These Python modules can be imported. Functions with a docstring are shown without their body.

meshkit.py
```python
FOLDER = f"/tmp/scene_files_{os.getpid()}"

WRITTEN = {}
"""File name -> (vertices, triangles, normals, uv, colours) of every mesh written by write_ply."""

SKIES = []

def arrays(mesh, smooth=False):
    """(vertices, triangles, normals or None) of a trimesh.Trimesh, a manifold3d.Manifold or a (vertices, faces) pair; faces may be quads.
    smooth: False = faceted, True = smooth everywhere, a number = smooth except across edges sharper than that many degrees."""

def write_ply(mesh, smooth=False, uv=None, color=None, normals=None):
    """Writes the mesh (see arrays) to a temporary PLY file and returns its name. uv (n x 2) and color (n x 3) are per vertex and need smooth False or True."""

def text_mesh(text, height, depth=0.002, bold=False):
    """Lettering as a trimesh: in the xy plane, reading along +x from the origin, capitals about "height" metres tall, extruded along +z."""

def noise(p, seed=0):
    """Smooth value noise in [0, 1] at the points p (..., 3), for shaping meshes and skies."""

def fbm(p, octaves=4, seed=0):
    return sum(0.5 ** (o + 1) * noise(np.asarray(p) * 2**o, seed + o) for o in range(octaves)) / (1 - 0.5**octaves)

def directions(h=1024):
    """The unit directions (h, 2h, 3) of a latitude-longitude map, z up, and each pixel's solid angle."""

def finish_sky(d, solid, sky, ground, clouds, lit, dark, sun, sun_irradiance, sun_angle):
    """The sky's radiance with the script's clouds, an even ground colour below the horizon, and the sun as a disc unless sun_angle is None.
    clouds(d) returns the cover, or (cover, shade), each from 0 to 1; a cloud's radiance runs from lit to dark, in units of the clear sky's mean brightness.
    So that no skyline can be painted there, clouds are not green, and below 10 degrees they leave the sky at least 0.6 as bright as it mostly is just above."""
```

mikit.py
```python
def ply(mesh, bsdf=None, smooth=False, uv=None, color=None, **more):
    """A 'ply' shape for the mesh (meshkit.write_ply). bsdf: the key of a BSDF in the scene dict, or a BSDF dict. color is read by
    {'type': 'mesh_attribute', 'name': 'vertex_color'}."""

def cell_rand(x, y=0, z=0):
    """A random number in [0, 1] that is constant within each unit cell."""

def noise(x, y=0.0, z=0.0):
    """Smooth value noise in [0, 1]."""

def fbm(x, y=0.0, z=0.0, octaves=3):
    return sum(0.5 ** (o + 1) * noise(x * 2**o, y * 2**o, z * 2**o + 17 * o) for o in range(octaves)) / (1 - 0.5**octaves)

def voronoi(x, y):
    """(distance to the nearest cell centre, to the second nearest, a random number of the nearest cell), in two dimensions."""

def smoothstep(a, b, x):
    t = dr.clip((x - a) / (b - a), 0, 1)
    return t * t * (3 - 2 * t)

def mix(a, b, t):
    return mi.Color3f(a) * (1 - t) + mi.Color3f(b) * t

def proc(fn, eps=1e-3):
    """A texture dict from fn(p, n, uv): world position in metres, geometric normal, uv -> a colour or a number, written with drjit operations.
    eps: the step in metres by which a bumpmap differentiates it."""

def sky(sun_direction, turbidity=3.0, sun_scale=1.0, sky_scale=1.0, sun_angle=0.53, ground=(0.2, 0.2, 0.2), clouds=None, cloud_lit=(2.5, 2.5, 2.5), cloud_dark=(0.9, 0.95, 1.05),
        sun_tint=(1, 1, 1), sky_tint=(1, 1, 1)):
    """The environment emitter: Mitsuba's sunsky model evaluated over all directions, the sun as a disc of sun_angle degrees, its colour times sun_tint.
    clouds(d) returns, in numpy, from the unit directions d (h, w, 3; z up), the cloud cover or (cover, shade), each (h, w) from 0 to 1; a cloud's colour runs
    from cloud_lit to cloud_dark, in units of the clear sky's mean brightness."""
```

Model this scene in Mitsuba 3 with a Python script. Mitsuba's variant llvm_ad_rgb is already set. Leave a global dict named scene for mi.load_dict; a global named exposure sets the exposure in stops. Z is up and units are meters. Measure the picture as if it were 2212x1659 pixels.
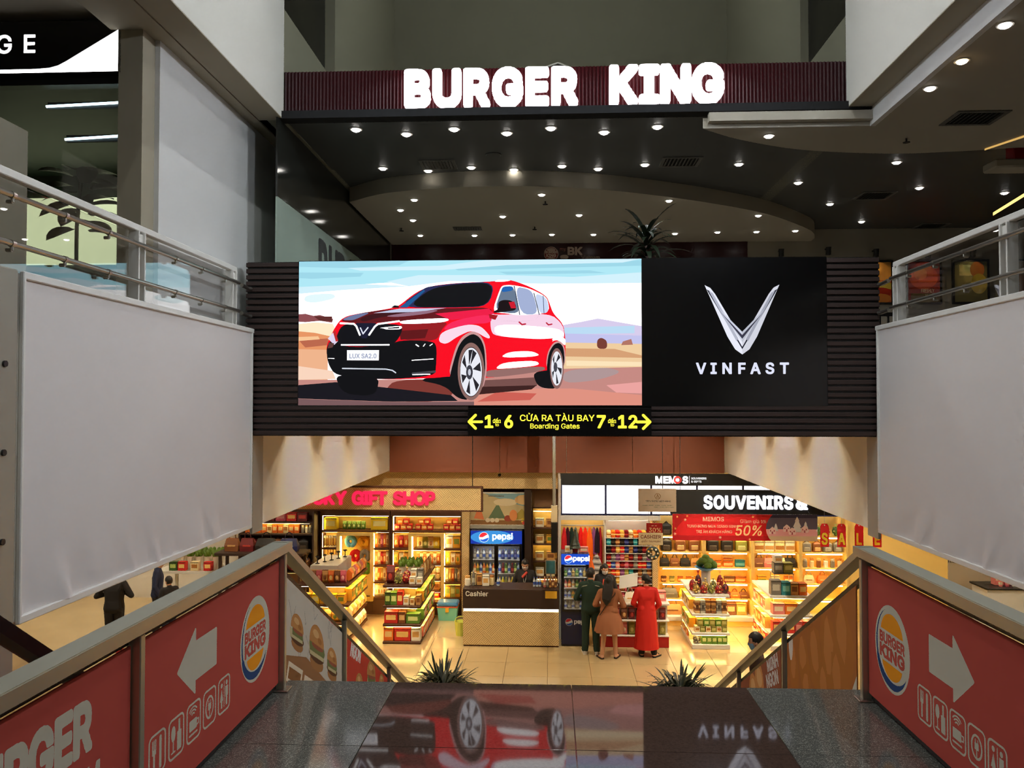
import math, random
import numpy as np, trimesh, mitsuba as mi, mikit, meshkit
import manifold3d as m3
import shapely
from shapely.geometry import Polygon, MultiPolygon, LineString, Point, box as sbox
from shapely.ops import unary_union
from shapely import affinity
T = mi.ScalarTransform4f
rnd = random.Random(7)
scene, labels, NUM = {}, {}, {}

# ---------------------------------------------------------------- camera, lights, exposure
FPX, CX, CY, VX, VY = 1760.0, 1106.0, 829.5, 1190.0, 872.0      # focal length, centre and vanishing point of +y, in pixels of 2212 x 1659
pitch = math.atan((VY - CY) / FPX)
yaw = math.atan((VX - CX) / FPX * math.cos(pitch))
CF = np.array([-math.sin(yaw) * math.cos(pitch), math.cos(yaw) * math.cos(pitch), math.sin(pitch)])
CR = np.cross(CF, [0, 0, 1.0]); CR /= np.linalg.norm(CR)
CU = np.cross(CR, CF)
scene['camera'] = {'type': 'perspective', 'fov': math.degrees(2 * math.atan(1106 / FPX)), 'fov_axis': 'x', 'near_clip': 0.05, 'far_clip': 200.0,
                   'to_world': T().look_at(origin=[0, 0, 0], target=CF.tolist(), up=[0, 0, 1])}
exposure = 0.0
def spot(key, p, to, power, rgb, cut=55, beam=None):
    scene[key] = {'type': 'spot', 'to_world': T().look_at(origin=list(p), target=list(to), up=[0.01, 1, 0.02]), 'cutoff_angle': float(cut),
                  'beam_width': float(beam if beam is not None else cut * 0.6), 'intensity': {'type': 'rgb', 'value': [power * c for c in rgb]}}
COOL, WARM, GOLD = (0.96, 1.0, 1.0), (1.0, 0.83, 0.60), (1.0, 0.70, 0.30)
HALL = [(-1.9, 4.6, 10), (2.1, 4.6, 10), (-1.9, 7.6, 15), (2.1, 7.6, 15), (0.1, 0.6, 5)]                # lamps in the high ceiling over the stair void
for i, (x, y, w) in enumerate(HALL):
    spot(f'hall_beam_{i}', (x, y, 7.0), (x, y, 0), w, COOL, 89, 45)
FILL_SPOTS = [(3.45, 3.2, 4.6, -1, 27), (3.45, 7.4, 4.6, -1, 36), (-3.2, 3.2, 4.6, 1, 19), (-3.2, 7.4, 4.6, 1, 22)]   # added fill spots by the beams, each brightening the far side of the void
for i, (x, y, z, s, w) in enumerate(FILL_SPOTS):
    spot(f'fill_beam_{i}', (x, y, z), (4.2 * s, y + 2.2, 1.2), w, (0.89, 0.99, 1.12), 75, 30)
spot('well_fill_beam', (0.2, 11.8, 9.3), (0.2, 17.0, 5.0), 26.0, COOL, 75, 50)  # unseen spot added to lift the dark back wall of the light well
DINER = [(-1.5, 12.0), (1.2, 11.6), (4.5, 13.2), (-1.2, 15.2), (2.2, 15.6), (7.5, 14.5), (7.5, 8.5)]
for i, (x, y) in enumerate(DINER):                                                                   # the restaurant's downlights
    spot(f'diner_beam_{i}', (x, y, 3.42), (x, y, 0), 8.0, COOL, 70, 40)
COFFER = [(-3.15, 11.9), (-3.15, 13.9), (-3.15, 15.9), (3.35, 11.9), (3.35, 13.9), (3.35, 15.9), (-2.45, 18.2), (0.35, 18.2), (2.6, 18.2)]
for i, (x, y) in enumerate(COFFER):                                                                  # wall washers in the recess over the shops
    if i < 6: spot(f'recess_beam_{i}', (x, y, 0.14), (x * 1.05, y, -3), 34.0, WARM, 52, 15)
    else: spot(f'recess_beam_{i}', (x, 17.75, 0.1), (x, 18.69, -.95), 1.7, WARM, 36, 4)
SHOP = [(-2.4, 15.6, 30), (0.2, 15.2, 30), (2.6, 15.6, 30), (-1.2, 13.0, 9), (1.6, 13.0, 9)]
for i, (x, y, w) in enumerate(SHOP):                                                                 # unseen fill spots added in the recess to brighten the shop fronts
    spot(f'shop_fill_beam_{i}', (x, y, 0.12), (x, y + 3.4, -3.6), w, (1.0, .86, .62), 38, 20)
LOWER = [(-6.5, 17.0, 9), (-6.0, 13.0, 9), (-9.5, 15.0, 14), (-9.5, 19.3, 12), (-13.0, 17.5, 14), (-3.0, 19.0, 5), (6.0, 17.3, 9), (5.2, 14.5, 9), (8.5, 17.0, 12), (11.5, 19.0, 12), (3.2, 18.95, 0.0), (12.5, 15.0, 12)]
for i, (x, y, w) in enumerate(LOWER):                                                                # lamps in the lower ceiling
    if w: spot(f'lower_beam_{i}', (x, y, -1.62), (x, y, -5), w, (1.0, .88, .66), 78, 55)

# ---------------------------------------------------------------- helpers
def lin(c):
    c = np.asarray(c, float) / 255.0
    return np.where(c <= 0.04045, c / 12.92, ((c + 0.055) / 1.055) ** 2.4)
def rgb(c): return {'type': 'rgb', 'value': [float(v) for v in c]}
def mat(key, c, rough=0.6, metal=0.0, spec=0.5, coat=0.0, tex=None, bump=None):
    b = {'type': 'principled', 'base_color': tex if tex is not None else rgb(lin(c)), 'roughness': float(rough), 'metallic': float(metal), 'specular': float(spec)}
    if coat: b.update(clearcoat=float(coat), clearcoat_gloss=0.97)
    if bump is not None: b = {'type': 'bumpmap', 'arbitrary': bump[0], 'scale': bump[1], 'nested': b}
    scene[key] = {'type': 'twosided', 'nested': b}
    return key
def numbered(k):
    n = NUM.get(k, 0); NUM[k] = n + 1
    return k if n == 0 else f'{k}_{n:03d}'
def tag(key, lab=None, cat=None, grp=None, kind=None):
    d = {k: v for k, v in (('label', lab), ('category', cat), ('group', grp), ('kind', kind)) if v}
    if d: labels[key] = d
    return key
def thing(name, lab, cat, grp=None):
    return tag(numbered(name), lab, cat, grp)
def add(name, mesh, m='goods', par=None, smooth=False, emit=None, w=0.0, tw=None, lab=None, cat=None, grp=None, kind=None):
    key = numbered((par + '__' if par else '') + name)
    if isinstance(mesh, dict): d = dict(mesh)
    elif isinstance(mesh, tuple) and isinstance(mesh[0], trimesh.Trimesh): d = dict(mikit.ply(mesh[0], None, smooth, color=mesh[1]))
    else: d = dict(mikit.ply(mesh, None, smooth))
    d['bsdf'] = {'type': 'ref', 'id': m}
    if tw is not None: d['to_world'] = tw
    if emit is not None:
        rad = {'type': 'mesh_attribute', 'name': 'vertex_color'} if isinstance(emit, str) else rgb(emit)
        d['emitter'] = {'type': 'area', 'radiance': rad, 'sampling_weight': float(w)}
    scene[key] = d
    return tag(key, lab, cat, grp, kind)
def struct(name, mesh, m, par=None, smooth=False): return add(name, mesh, m, par, smooth, kind=None if par else 'structure')
def bx(x0, x1, y0, y1, z0, z1):
    b = trimesh.creation.box((x1 - x0, y1 - y0, z1 - z0)); b.apply_translation(((x0 + x1) / 2, (y0 + y1) / 2, (z0 + z1) / 2)); return b
def cbx(x0, x1, y0, y1, z0, z1, c=0.006):
    c = min(c, (x1 - x0) / 3, (y1 - y0) / 3, (z1 - z0) / 3); h = np.array([x1 - x0, y1 - y0, z1 - z0]) / 2; P = []
    for sx in (-1, 1):
        for sy in (-1, 1):
            for sz in (-1, 1):
                for k in range(3):
                    q = h - c; q[k] = h[k]; P.append(q * (sx, sy, sz))
    m = trimesh.convex.convex_hull(np.array(P)); m.apply_translation(((x0 + x1) / 2, (y0 + y1) / 2, (z0 + z1) / 2)); return m
def cat_(ms): return trimesh.util.concatenate(list(ms))
def cyl(p0, p1, r, n=12): return trimesh.creation.cylinder(r, segment=[p0, p1], sections=n)
def tube(pts, r, n=8):
    ms = [cyl(a, b, r, n) for a, b in zip(pts[:-1], pts[1:])] + [trimesh.creation.icosphere(1, r).apply_translation(p) for p in pts[1:-1]]
    return cat_(ms)
def bar(p0, p1, wv, hv):
    """A box from p0 to p1 whose section is spanned by the vectors wv and hv (full sizes)."""
    p0, p1, wv, hv = (np.asarray(a, float) for a in (p0, p1, wv, hv))
    m = trimesh.convex.convex_hull(np.array([p + a * wv / 2 + b * hv / 2 for p in (p0, p1) for a in (-1, 1) for b in (-1, 1)])); return m
def lathe(prof, n=16): return trimesh.creation.revolve(np.array(prof, float), sections=n)
def ell(r, c=(0, 0, 0), sub=2):
    m = trimesh.creation.icosphere(sub, 1.0); m.apply_scale(r); m.apply_translation(c); return m
def vcm(parts):
    """Coloured pieces -> (mesh, vertex colours)."""
    return cat_([p for p, _ in parts]), np.vstack([np.tile(lin(c), (len(p.vertices), 1)) for p, c in parts])
def mv(m, d): m = m.copy(); m.apply_translation(d); return m
class Plane:
    """A drawing plane: x along U, y along V, z along their normal, in metres from O."""
    def __init__(s, O, U, V):
        U, V = np.array(U, float), np.array(V, float); U /= np.linalg.norm(U); V /= np.linalg.norm(V)
        s.M = np.eye(4); s.M[:3, 0], s.M[:3, 1], s.M[:3, 2], s.M[:3, 3] = U, V, np.cross(U, V), O
    def put(s, m):
        if isinstance(m, tuple): return (m[0].copy().apply_transform(s.M), m[1])
        return m.copy().apply_transform(s.M)
_tp = {}
def tp(s, h, bold=True, grow=0.0, mid=False, sx=1.0):
    """Lettering as a flat shape of cap height h from x = 0, or centred on x = 0."""
    if (s, bold) not in _tp:
        m = meshkit.text_mesh(s, 1.0, 0.01, bold)
        f = m.faces[(np.abs(m.vertices[m.faces][:, :, 2]) < 1e-6).all(1)]
        _tp[s, bold] = unary_union([Polygon(m.vertices[t][:, :2]).buffer(2e-4) for t in f])
    g = affinity.scale(_tp[s, bold], h * sx, h, origin=(0, 0))
    if grow: g = g.buffer(grow)
    b = g.bounds
    return affinity.translate(g, -(b[0] + b[2]) / 2 if mid else -b[0], 0)
def geoms(g): return [q for q in (g.geoms if hasattr(g, 'geoms') else [g]) if isinstance(q, Polygon) and q.area > 1e-9]
def extr(g, d, z=0.0):
    m = cat_([trimesh.creation.extrude_polygon(q, d, engine='earcut') for q in geoms(g)]); m.apply_translation((0, 0, z)); return m
def sheet(g, z=0.0, G=0.13):
    """Triangles of a flat shape, first cut along a grid so that none is a long needle."""
    V = []
    for q in geoms(g):
        q = q.simplify(2e-5); x0, y0, x1, y1 = q.bounds; nx, ny = int(math.ceil((x1 - x0) / G)), int(math.ceil((y1 - y0) / G))
        cells = [q] if nx * ny <= 1 else [c for i in range(nx) for j in range(ny) for c in geoms(q.intersection(sbox(x0 + i * G, y0 + j * G, x0 + (i + 1) * G, y0 + (j + 1) * G)))]
        for cell in cells:
            for t in shapely.constrained_delaunay_triangles(cell).geoms:
                c = np.array(t.exterior.coords)[:3]; d = np.cross(c[1] - c[0], c[2] - c[0]); e = sorted(np.linalg.norm(c[i] - c[i - 1]) for i in range(3))
                if abs(d) > 4e-3 * e[1] * e[2]: V.append(c if d > 0 else c[::-1])
    if not V: return None
    V = np.array(V).reshape(-1, 2)
    return trimesh.Trimesh(np.column_stack([V, np.full(len(V), z)]), np.arange(len(V)).reshape(-1, 3), process=False)
def flat(layers, z=0.0, gain=None):
    """A flat print: shapes with colours, later ones over earlier ones, as one sheet of coloured pieces."""
    over, out = None, []
    for g, c in reversed(layers):
        g = g if g.is_valid else g.buffer(0)
        q = g if over is None else g.difference(over)
        sh_ = sheet(q, z) if geoms(q) else None
        if sh_ is not None: out.append((sh_, c))
        over = g if over is None else over.union(g)
    m = cat_([p for p, _ in out])
    col = np.vstack([np.tile(lin(c[:3]) * (c[3] if len(c) > 3 else 1.0), (len(p.vertices), 1)) for p, c in out])
    return m, col
def oval(cx, cy, rx, ry, n=40): return Polygon([(cx + rx * math.cos(a), cy + ry * math.sin(a)) for a in np.linspace(0, 2 * math.pi, n, endpoint=False)])
def pg(*pts): 
    g = Polygon(pts); return g if g.is_valid else g.buffer(0)
def stroke(pts, w): return LineString(pts).buffer(w / 2, cap_style=1)
def blob(c, r, k=7, s=0): 
    q = random.Random(s); return Polygon([(c[0] + r * q.uniform(.75, 1.2) * math.cos(a), c[1] + r * q.uniform(.7, 1.1) * math.sin(a)) for a in np.linspace(0, 6.28, k, endpoint=False)])
def ray(px, py): return CF + CR * (px - CX) / FPX - CU * (py - CY) / FPX
def at(px, py, Y): d = ray(px, py); return d * Y / d[1]            # the point seen at a pixel, on the upright plane y = Y
def onz(px, py, Z): d = ray(px, py); return d * Z / d[2]            # the same on the level plane z = Z
def onx(px, py, X): d = ray(px, py); return d * X / d[0]
S3 = lambda p, r, k=16: m3.Manifold.sphere(r, k).translate([float(v) for v in p])
def hull(*pr): return m3.Manifold.batch_hull([S3(p, r) for p, r in pr])
def tm(m):
    q = m.to_mesh(); return trimesh.Trimesh(np.array(q.vert_properties[:, :3], float), np.array(q.tri_verts), process=False)

# ---------------------------------------------------------------- materials
N, FB, SM = mikit.noise, mikit.fbm, mikit.smoothstep
def mixc(a, b, t): return mikit.mix(a, b, t)
def lc(c): return tuple(float(v) for v in lin(c))
vc = {'type': 'mesh_attribute', 'name': 'vertex_color'}
mat('goods', None, 0.5, tex=vc); mat('glossy_print', None, 0.22, tex=vc); mat('matt_print', None, 0.8, spec=0.2, tex=vc); mat('cloth', None, 0.95, spec=0.1, tex=vc)
mat('white_wall', (205, 204, 200), 0.7); mat('cream_wall', (222, 214, 200), 0.8); mat('beam_white', (200, 198, 188), 0.75); mat('olive_wall', (120, 118, 98), 0.85)
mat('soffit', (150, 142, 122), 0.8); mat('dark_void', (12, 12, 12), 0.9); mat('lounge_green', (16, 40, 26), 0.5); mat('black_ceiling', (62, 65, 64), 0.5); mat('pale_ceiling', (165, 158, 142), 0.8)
mat('black_metal', (16, 16, 17), 0.45); mat('black_gloss', (9, 9, 10), 0.18); mat('grey_frame', (150, 146, 132), 0.45, 0.2); mat('white_paint', (218, 216, 208), 0.4)
mat('steel', (190, 186, 175), 0.32, 1.0); mat('chrome', (215, 212, 208), 0.12, 1.0); mat('brushed', (186, 184, 164), 0.42, 0.85); mat('dark_rubber', (10, 10, 11), 0.35)
mat('red_sheet', (46, 6, 9), 0.3, spec=.35); mat('vent_grey', (92, 91, 86), .7); mat('brown_wall', (120, 62, 38), 0.45); mat('dark_wood', (46, 28, 20), 0.6); mat('shelf_wood', (66, 36, 20), 0.5); scene.update(emitter={'type': 'diffuse', 'reflectance': {'type': 'rgb', 'value': 0.01}})
mat('red_paint', (160, 25, 25), 0.5); mat('navy', (18, 24, 60), 0.3); mat('warm_board', (244, 208, 120), 0.6); mat('skin', (212, 160, 128), 0.55); mat('hair', (18, 14, 13), 0.5)
mat('foliage', (22, 34, 18), 0.45); mat('leaf_green', (80, 110, 24), 0.6); mat('pot', (60, 56, 52), 0.6); mat('pale_cloth', (214, 208, 204), 0.75)
slat_tex = mikit.proc(lambda p, n, uv: mikit.mix(lc((58, 38, 31)), lc((34, 23, 20)), FB(p.x * 1.5, p.z * 60, p.y * 3)))
mat('slat', None, 0.6, tex=slat_tex)
def granite(p, n, uv):
    g = FB(p.x * 90, p.y * 90, 0.5, 3); s = SM(0.62, 0.75, N(p.x * 260, p.y * 260, 3.0))
    return mikit.mix(mikit.mix(lc((58, 58, 54)), lc((92, 90, 82)), g), lc((150, 148, 136)), s * 0.6)
mat('granite_grey', None, 0.09, spec=0.65, tex=mikit.proc(granite))
def granite2(p, n, uv):
    g = FB(p.x * 80, p.y * 80, 1.5, 3)
    return mikit.mix(lc((52, 38, 32)), lc((82, 62, 52)), g)
mat('granite_brown', None, 0.04, spec=0.9, tex=mikit.proc(granite2))
mat('floor_tile', None, 0.16, spec=0.5, tex=mikit.proc(lambda p, n, uv: mikit.mix(lc((188, 166, 124)), lc((172, 148, 106)), FB(p.x * 1.2, p.y * 1.2, 2.0, 3))))
mat('grout', (150, 130, 96), 0.9)
def fret(p, n, uv):
    a, b = (p.x + p.z) * 21.0, (p.x - p.z) * 21.0            # a raised fretwork of diagonal bars
    from drjit import floor
    fa, fb = a - floor(a), b - floor(b)
    sw = mikit.cell_rand(floor(a / 3), floor(b / 3), 1)
    l = mi.Float(sw > 0.5)
    v = l * SM(0.30, 0.42, fa) * (1 - SM(0.86, 0.98, fa)) + (1 - l) * SM(0.30, 0.42, fb) * (1 - SM(0.86, 0.98, fb))
    return mikit.mix(lc((180, 150, 98)), lc((222, 194, 142)), v)
mat('fretwork', None, 0.6, tex=mikit.proc(fret))
scene['pane'] = {'type': 'thindielectric', 'int_ior': 1.5}
mat('frost', (150, 166, 152), 0.35); mat('smoke_glass', (30, 32, 29), 0.12, spec=0.7); mat('upper_floor', (120, 108, 92), 0.3)
# ---------------------------------------------------------------- the building
Z0, ZL, ZU, ZC, ZS = -4.98, -1.75, 0.5, 3.7, -1.55           # ground floor, stair landing, upper floor, upper ceiling, lower ceiling
XL, XR, YB = -3.72, 3.92, 10.0                               # the stair void and the plane of the display board
fl = struct('floor_ground', bx(-22, 18, 3, 30, Z0 - 0.3, Z0 - 0.012), 'grout')
tile = mikit.ply(cbx(-0.397, 0.397, -0.397, 0.397, -0.012, 0, 0.002))
for i in range(-3, 5):
    for j in range(7):
        add('tile', tile, 'floor_tile', fl, tw=T().translate([0.33 + i * 0.8, 13.0 + j * 0.8, Z0]))
for a in ((-22, -2.47, 3, 30), (3.93, 18, 3, 30), (-2.47, 3.93, 3, 12.6), (-2.47, 3.93, 18.2, 30)):
    add('tile', bx(a[0], a[1], a[2], a[3], Z0 - 0.012, Z0), 'floor_tile', fl)
land = struct('floor_landing', bx(-1.78, 1.98, -2.4, 5.12, ZL - 0.35, ZL - 0.02), 'granite_grey')
xs, ys = (-1.78, -0.973, 0.125, 1.2, 1.98), (-2.4, -0.9, 0.2, 1.1, 2.1, 3.1, 4.17, 5.13)
for i in range(4):
    for j in range(7):
        add('tile', cbx(xs[i] + .0015, xs[i + 1] - .0015, ys[j] + .0015, ys[j + 1] - .0015, ZL - 0.02, ZL, 0.002), 'granite_brown' if i in (1, 2) else 'granite_grey', land)
steps = [bx(-1.78, 1.98, 5.12 + k * 0.325, 5.12 + (k + 1) * 0.325 + .02, ZL - (k + 1) * 0.17 - 0.4, ZL - (k + 1) * 0.17) for k in range(18)]
struct('stairs', cat_(steps), 'granite_grey')
struct('stairs', cat_([bx(-1.78, 1.98, -2.4 - (k + 1) * 0.3, -2.38 - k * 0.3, ZL - .3 + k * .17, ZL + (k + 1) * 0.17) for k in range(13)]), 'granite_grey')
# slabs around the void: their undersides are the ceiling of the shops
struct('slab_left', bx(-22, XL - .02, -6, 30, ZS, ZU), 'cream_wall'); struct('slab_right', bx(XR + .02, 18, -6, 30, ZS, ZU), 'cream_wall')
sb = struct('slab_rear', bx(XL - .02, XR + .02, 18.72, 30, ZS - .03, ZU), 'cream_wall')
for x0, x1 in ((XL, -1.18), (-1.17, 0.35), (0.36, 1.85), (1.86, XR)): add('panel', cbx(x0, x1, 18.69, 18.72, -1.58, 0.2, .004), 'brown_wall', sb)
struct('ceiling_recess', bx(XL - .02, XR + .02, 10.14, 18.72, 0.2, ZU), 'cream_wall')
struct('floor_upper', cat_([bx(-22, XL - .02, -6, 30, ZU, ZU + .01), bx(XR + .02, 18, -6, 30, ZU, ZU + .01), bx(XL - .02, XR + .02, 10.14, 30, ZU, ZU + .01)]), 'upper_floor')
struct('trim_1', bx(XL - .02, XL + .012, 10.0, 10.36, -1.62, -0.38), 'grey_frame'); struct('trim_2', bx(XR - .012, XR + .02, 9.98, 10.3, -1.62, -0.38), 'grey_frame')
struct('wall_back', bx(-22, 18, 20.6, 20.8, Z0, ZS), 'cream_wall'); struct('wall_front', bx(-22, 18, -6.2, -6, Z0, 9.6), 'cream_wall')
struct('wall_left', bx(-22.2, -22, -6, 30, Z0, 9.6), 'cream_wall'); struct('wall_right', bx(18, 18.2, -6, 30, Z0, 9.6), 'cream_wall')
# upper hall
bkw = struct('wall_upper', bx(-22, 18, 17.5, 17.7, ZU, ZC), 'pale_ceiling')
add('panel', bx(XL + .27, 4.18, 17.47, 17.5, 2.2, 3.5), 'red_sheet', bkw)
cl = struct('ceiling_upper', bx(-3.45, 18, 10.32, 17.5, ZC, ZC + .05), 'black_ceiling')
def disc(pts, z0, z1, m, name, lip=None):
    k = struct(name, extr(Polygon(pts), z1 - z0, z0), m)
    return k
ov = [(-3.44, 13.72), (-2.73, 13.18), (-1.77, 12.9), (-0.66, 12.83), (0.45, 12.99), (1.61, 13.45), (2.88, 14.17), (3.96, 14.98), (4.92, 16.07), (5.3, 16.65), (5.5, 17.2), (5.52, 17.5), (-3.44, 17.5)]
def spline(pts, n=6):
    pts = np.array(pts); P = np.vstack([2 * pts[0] - pts[1], pts, 2 * pts[-1] - pts[-2]]); out = []
    for i in range(1, len(P) - 2):
        for t in np.linspace(0, 1, n, endpoint=False):
            a, b, c, d = P[i - 1:i + 3]; out.append(0.5 * (2 * b + (c - a) * t + (2 * a - 5 * b + 4 * c - d) * t * t + (3 * b - a - 3 * c + d) * t ** 3))
    return [tuple(p) for p in out] + [tuple(pts[-1])]
disc(spline(ov[:-2]) + ov[-2:], 3.45, ZC + .01, 'pale_ceiling', 'ceiling_oval')
sl = [(1.92, 10.30), (2.07, 10.44), (2.5, 10.77), (3.21, 11.15), (3.89, 11.35), (4.79, 11.47), (5.49, 11.42), (6.2, 11.3), (8, 10.9), (18, 8)]
disc(spline(sl) + [(18, -6), (4.0, -6), (4.0, 10.3)], 3.47, 3.6, 'pale_ceiling', 'ceiling_side')
struct('beam_right', bx(3.7, 4.0, -6, 10.3, 3.7, 9.6), 'beam_white'); struct('trim_3', bx(3.985, 4.05, -6, 10.3, 3.465, 3.7), 'white_wall')
struct('trim_4', bx(1.98, 4.0, 10.2, 10.3, 3.53, 3.64), 'pale_ceiling')
bl = struct('beam_left', bx(-3.95, -3.45, -6, 10.3, 3.68, 9.6), 'beam_white')
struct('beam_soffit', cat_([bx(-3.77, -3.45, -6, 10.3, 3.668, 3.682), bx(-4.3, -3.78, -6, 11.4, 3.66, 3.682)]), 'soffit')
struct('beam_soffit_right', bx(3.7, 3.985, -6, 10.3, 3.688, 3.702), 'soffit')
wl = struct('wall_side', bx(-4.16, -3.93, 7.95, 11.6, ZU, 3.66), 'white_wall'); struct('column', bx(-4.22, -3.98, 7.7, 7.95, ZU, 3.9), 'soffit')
struct('ceiling_left', bx(-22, -3.95, -6, 7.95, 3.85, 3.95), 'pale_ceiling')
# light well above the sign
struct('wall_well_left', cat_([bx(-3.7, -3.47, 10.3, 12.66, 3.7, 5.15), bx(-3.7, -3.42, 12.66, 17.7, 3.7, 9.6), bx(-3.9, -3.6, 10.3, 12.66, 5.15, 9.6)]), 'olive_wall')
struct('wall_well_right', cat_([bx(3.8, 4.0, 10.3, 12.4, 3.7, 5.0), bx(3.78, 4.0, 12.4, 17.7, 3.7, 9.6)]), 'olive_wall')
struct('window_1', bx(-3.61, -3.58, 10.3, 12.66, 5.18, 9.6), 'black_gloss'); struct('window_2', bx(3.9, 3.93, 10.3, 12.4, 5.02, 9.6), 'black_gloss')
struct('wall_well_back', bx(-3.7, 4.0, 17.5, 17.7, 3.75, 9.6), 'olive_wall')
struct('roof', bx(-22, 18, -6, 18, 9.6, 9.7), 'olive_wall')
gb = add('gable_roof', Plane((0, 10.9, 0), (1, 0, 0), (0, 0, 1)).put(extr(pg((-1.0, 4.2), (0.98, 4.2), (0.1, 4.56)), -0.1)), 'black_ceiling', lab='dark pointed roof top with a pale edge showing above the red fascia', cat='roof')
add('roof_edge', cat_([bar((0.1, 10.86, 4.57), (s, 10.86, 4.2), (0, .06, 0), (0, 0, .02)) for s in (-1.02, 1.0)]), 'grey_frame', gb)
# glazed side wall of the restaurant
gw = struct('wall_glazed', bx(-3.50, -3.475, 10.16, 17.46, ZU + .01, 2.64), 'frost'); add('panel', bx(-3.50, -3.477, 10.16, 17.46, 2.645, 3.66), 'smoke_glass', gw)
for i, ch in enumerate('BURGER'): add('letter', Plane((-3.474, 12.0 + .56 * i, 1.66), (0, 1, 0), (0, 0, 1)).put(extr(tp(ch, .78, True, .03, sx=.75), .004)), 'black_ceiling', gw)
# lounge behind the glass on the left
struct('wall_lounge', cat_([bx(-9, -4.2, 11.4, 11.5, ZU, 3.9), bx(-4.26, -4.2, 7.96, 11.4, ZU, 3.9), bx(-9, -4.2, 7.9, 11.5, 3.3, 3.4)]), 'lounge_green')
struct('window_3', bx(-8, -4.24, 7.82, 7.83, ZU, 3.2), 'pane'); struct('trim_5', bx(-4.26, -4.2, 7.78, 7.88, ZU, 3.22), 'black_metal'); struct('trim_6', bx(-8, -4.2, 7.78, 7.9, 3.16, 3.24), 'black_metal')
for z, x0 in ((3.02, -5.12), (2.68, -4.92)):
    k = thing('tube_lamp', 'bluish fluorescent tube glowing behind the lounge window, ' + ('upper one' if z > 3 else 'lower one'), 'lamp', None)
    add('tube', cyl((x0, 7.98, z), (-4.28, 7.98, z + .03), .014), 'emitter', k, emit=(1.6, 2.3, 2.5)); add('batten', bx(x0, -4.27, 8.0, 8.03, z - .02, z + .05), 'black_metal', k)
add('backlit_wall', bx(-8.2, -6.0, 11.3, 11.39, 2.0, 2.95), 'emitter', emit=(.75, .85, .5), lab='pale glowing panel at the back of the lounge behind the plant leaves', cat='light panel')
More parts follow.
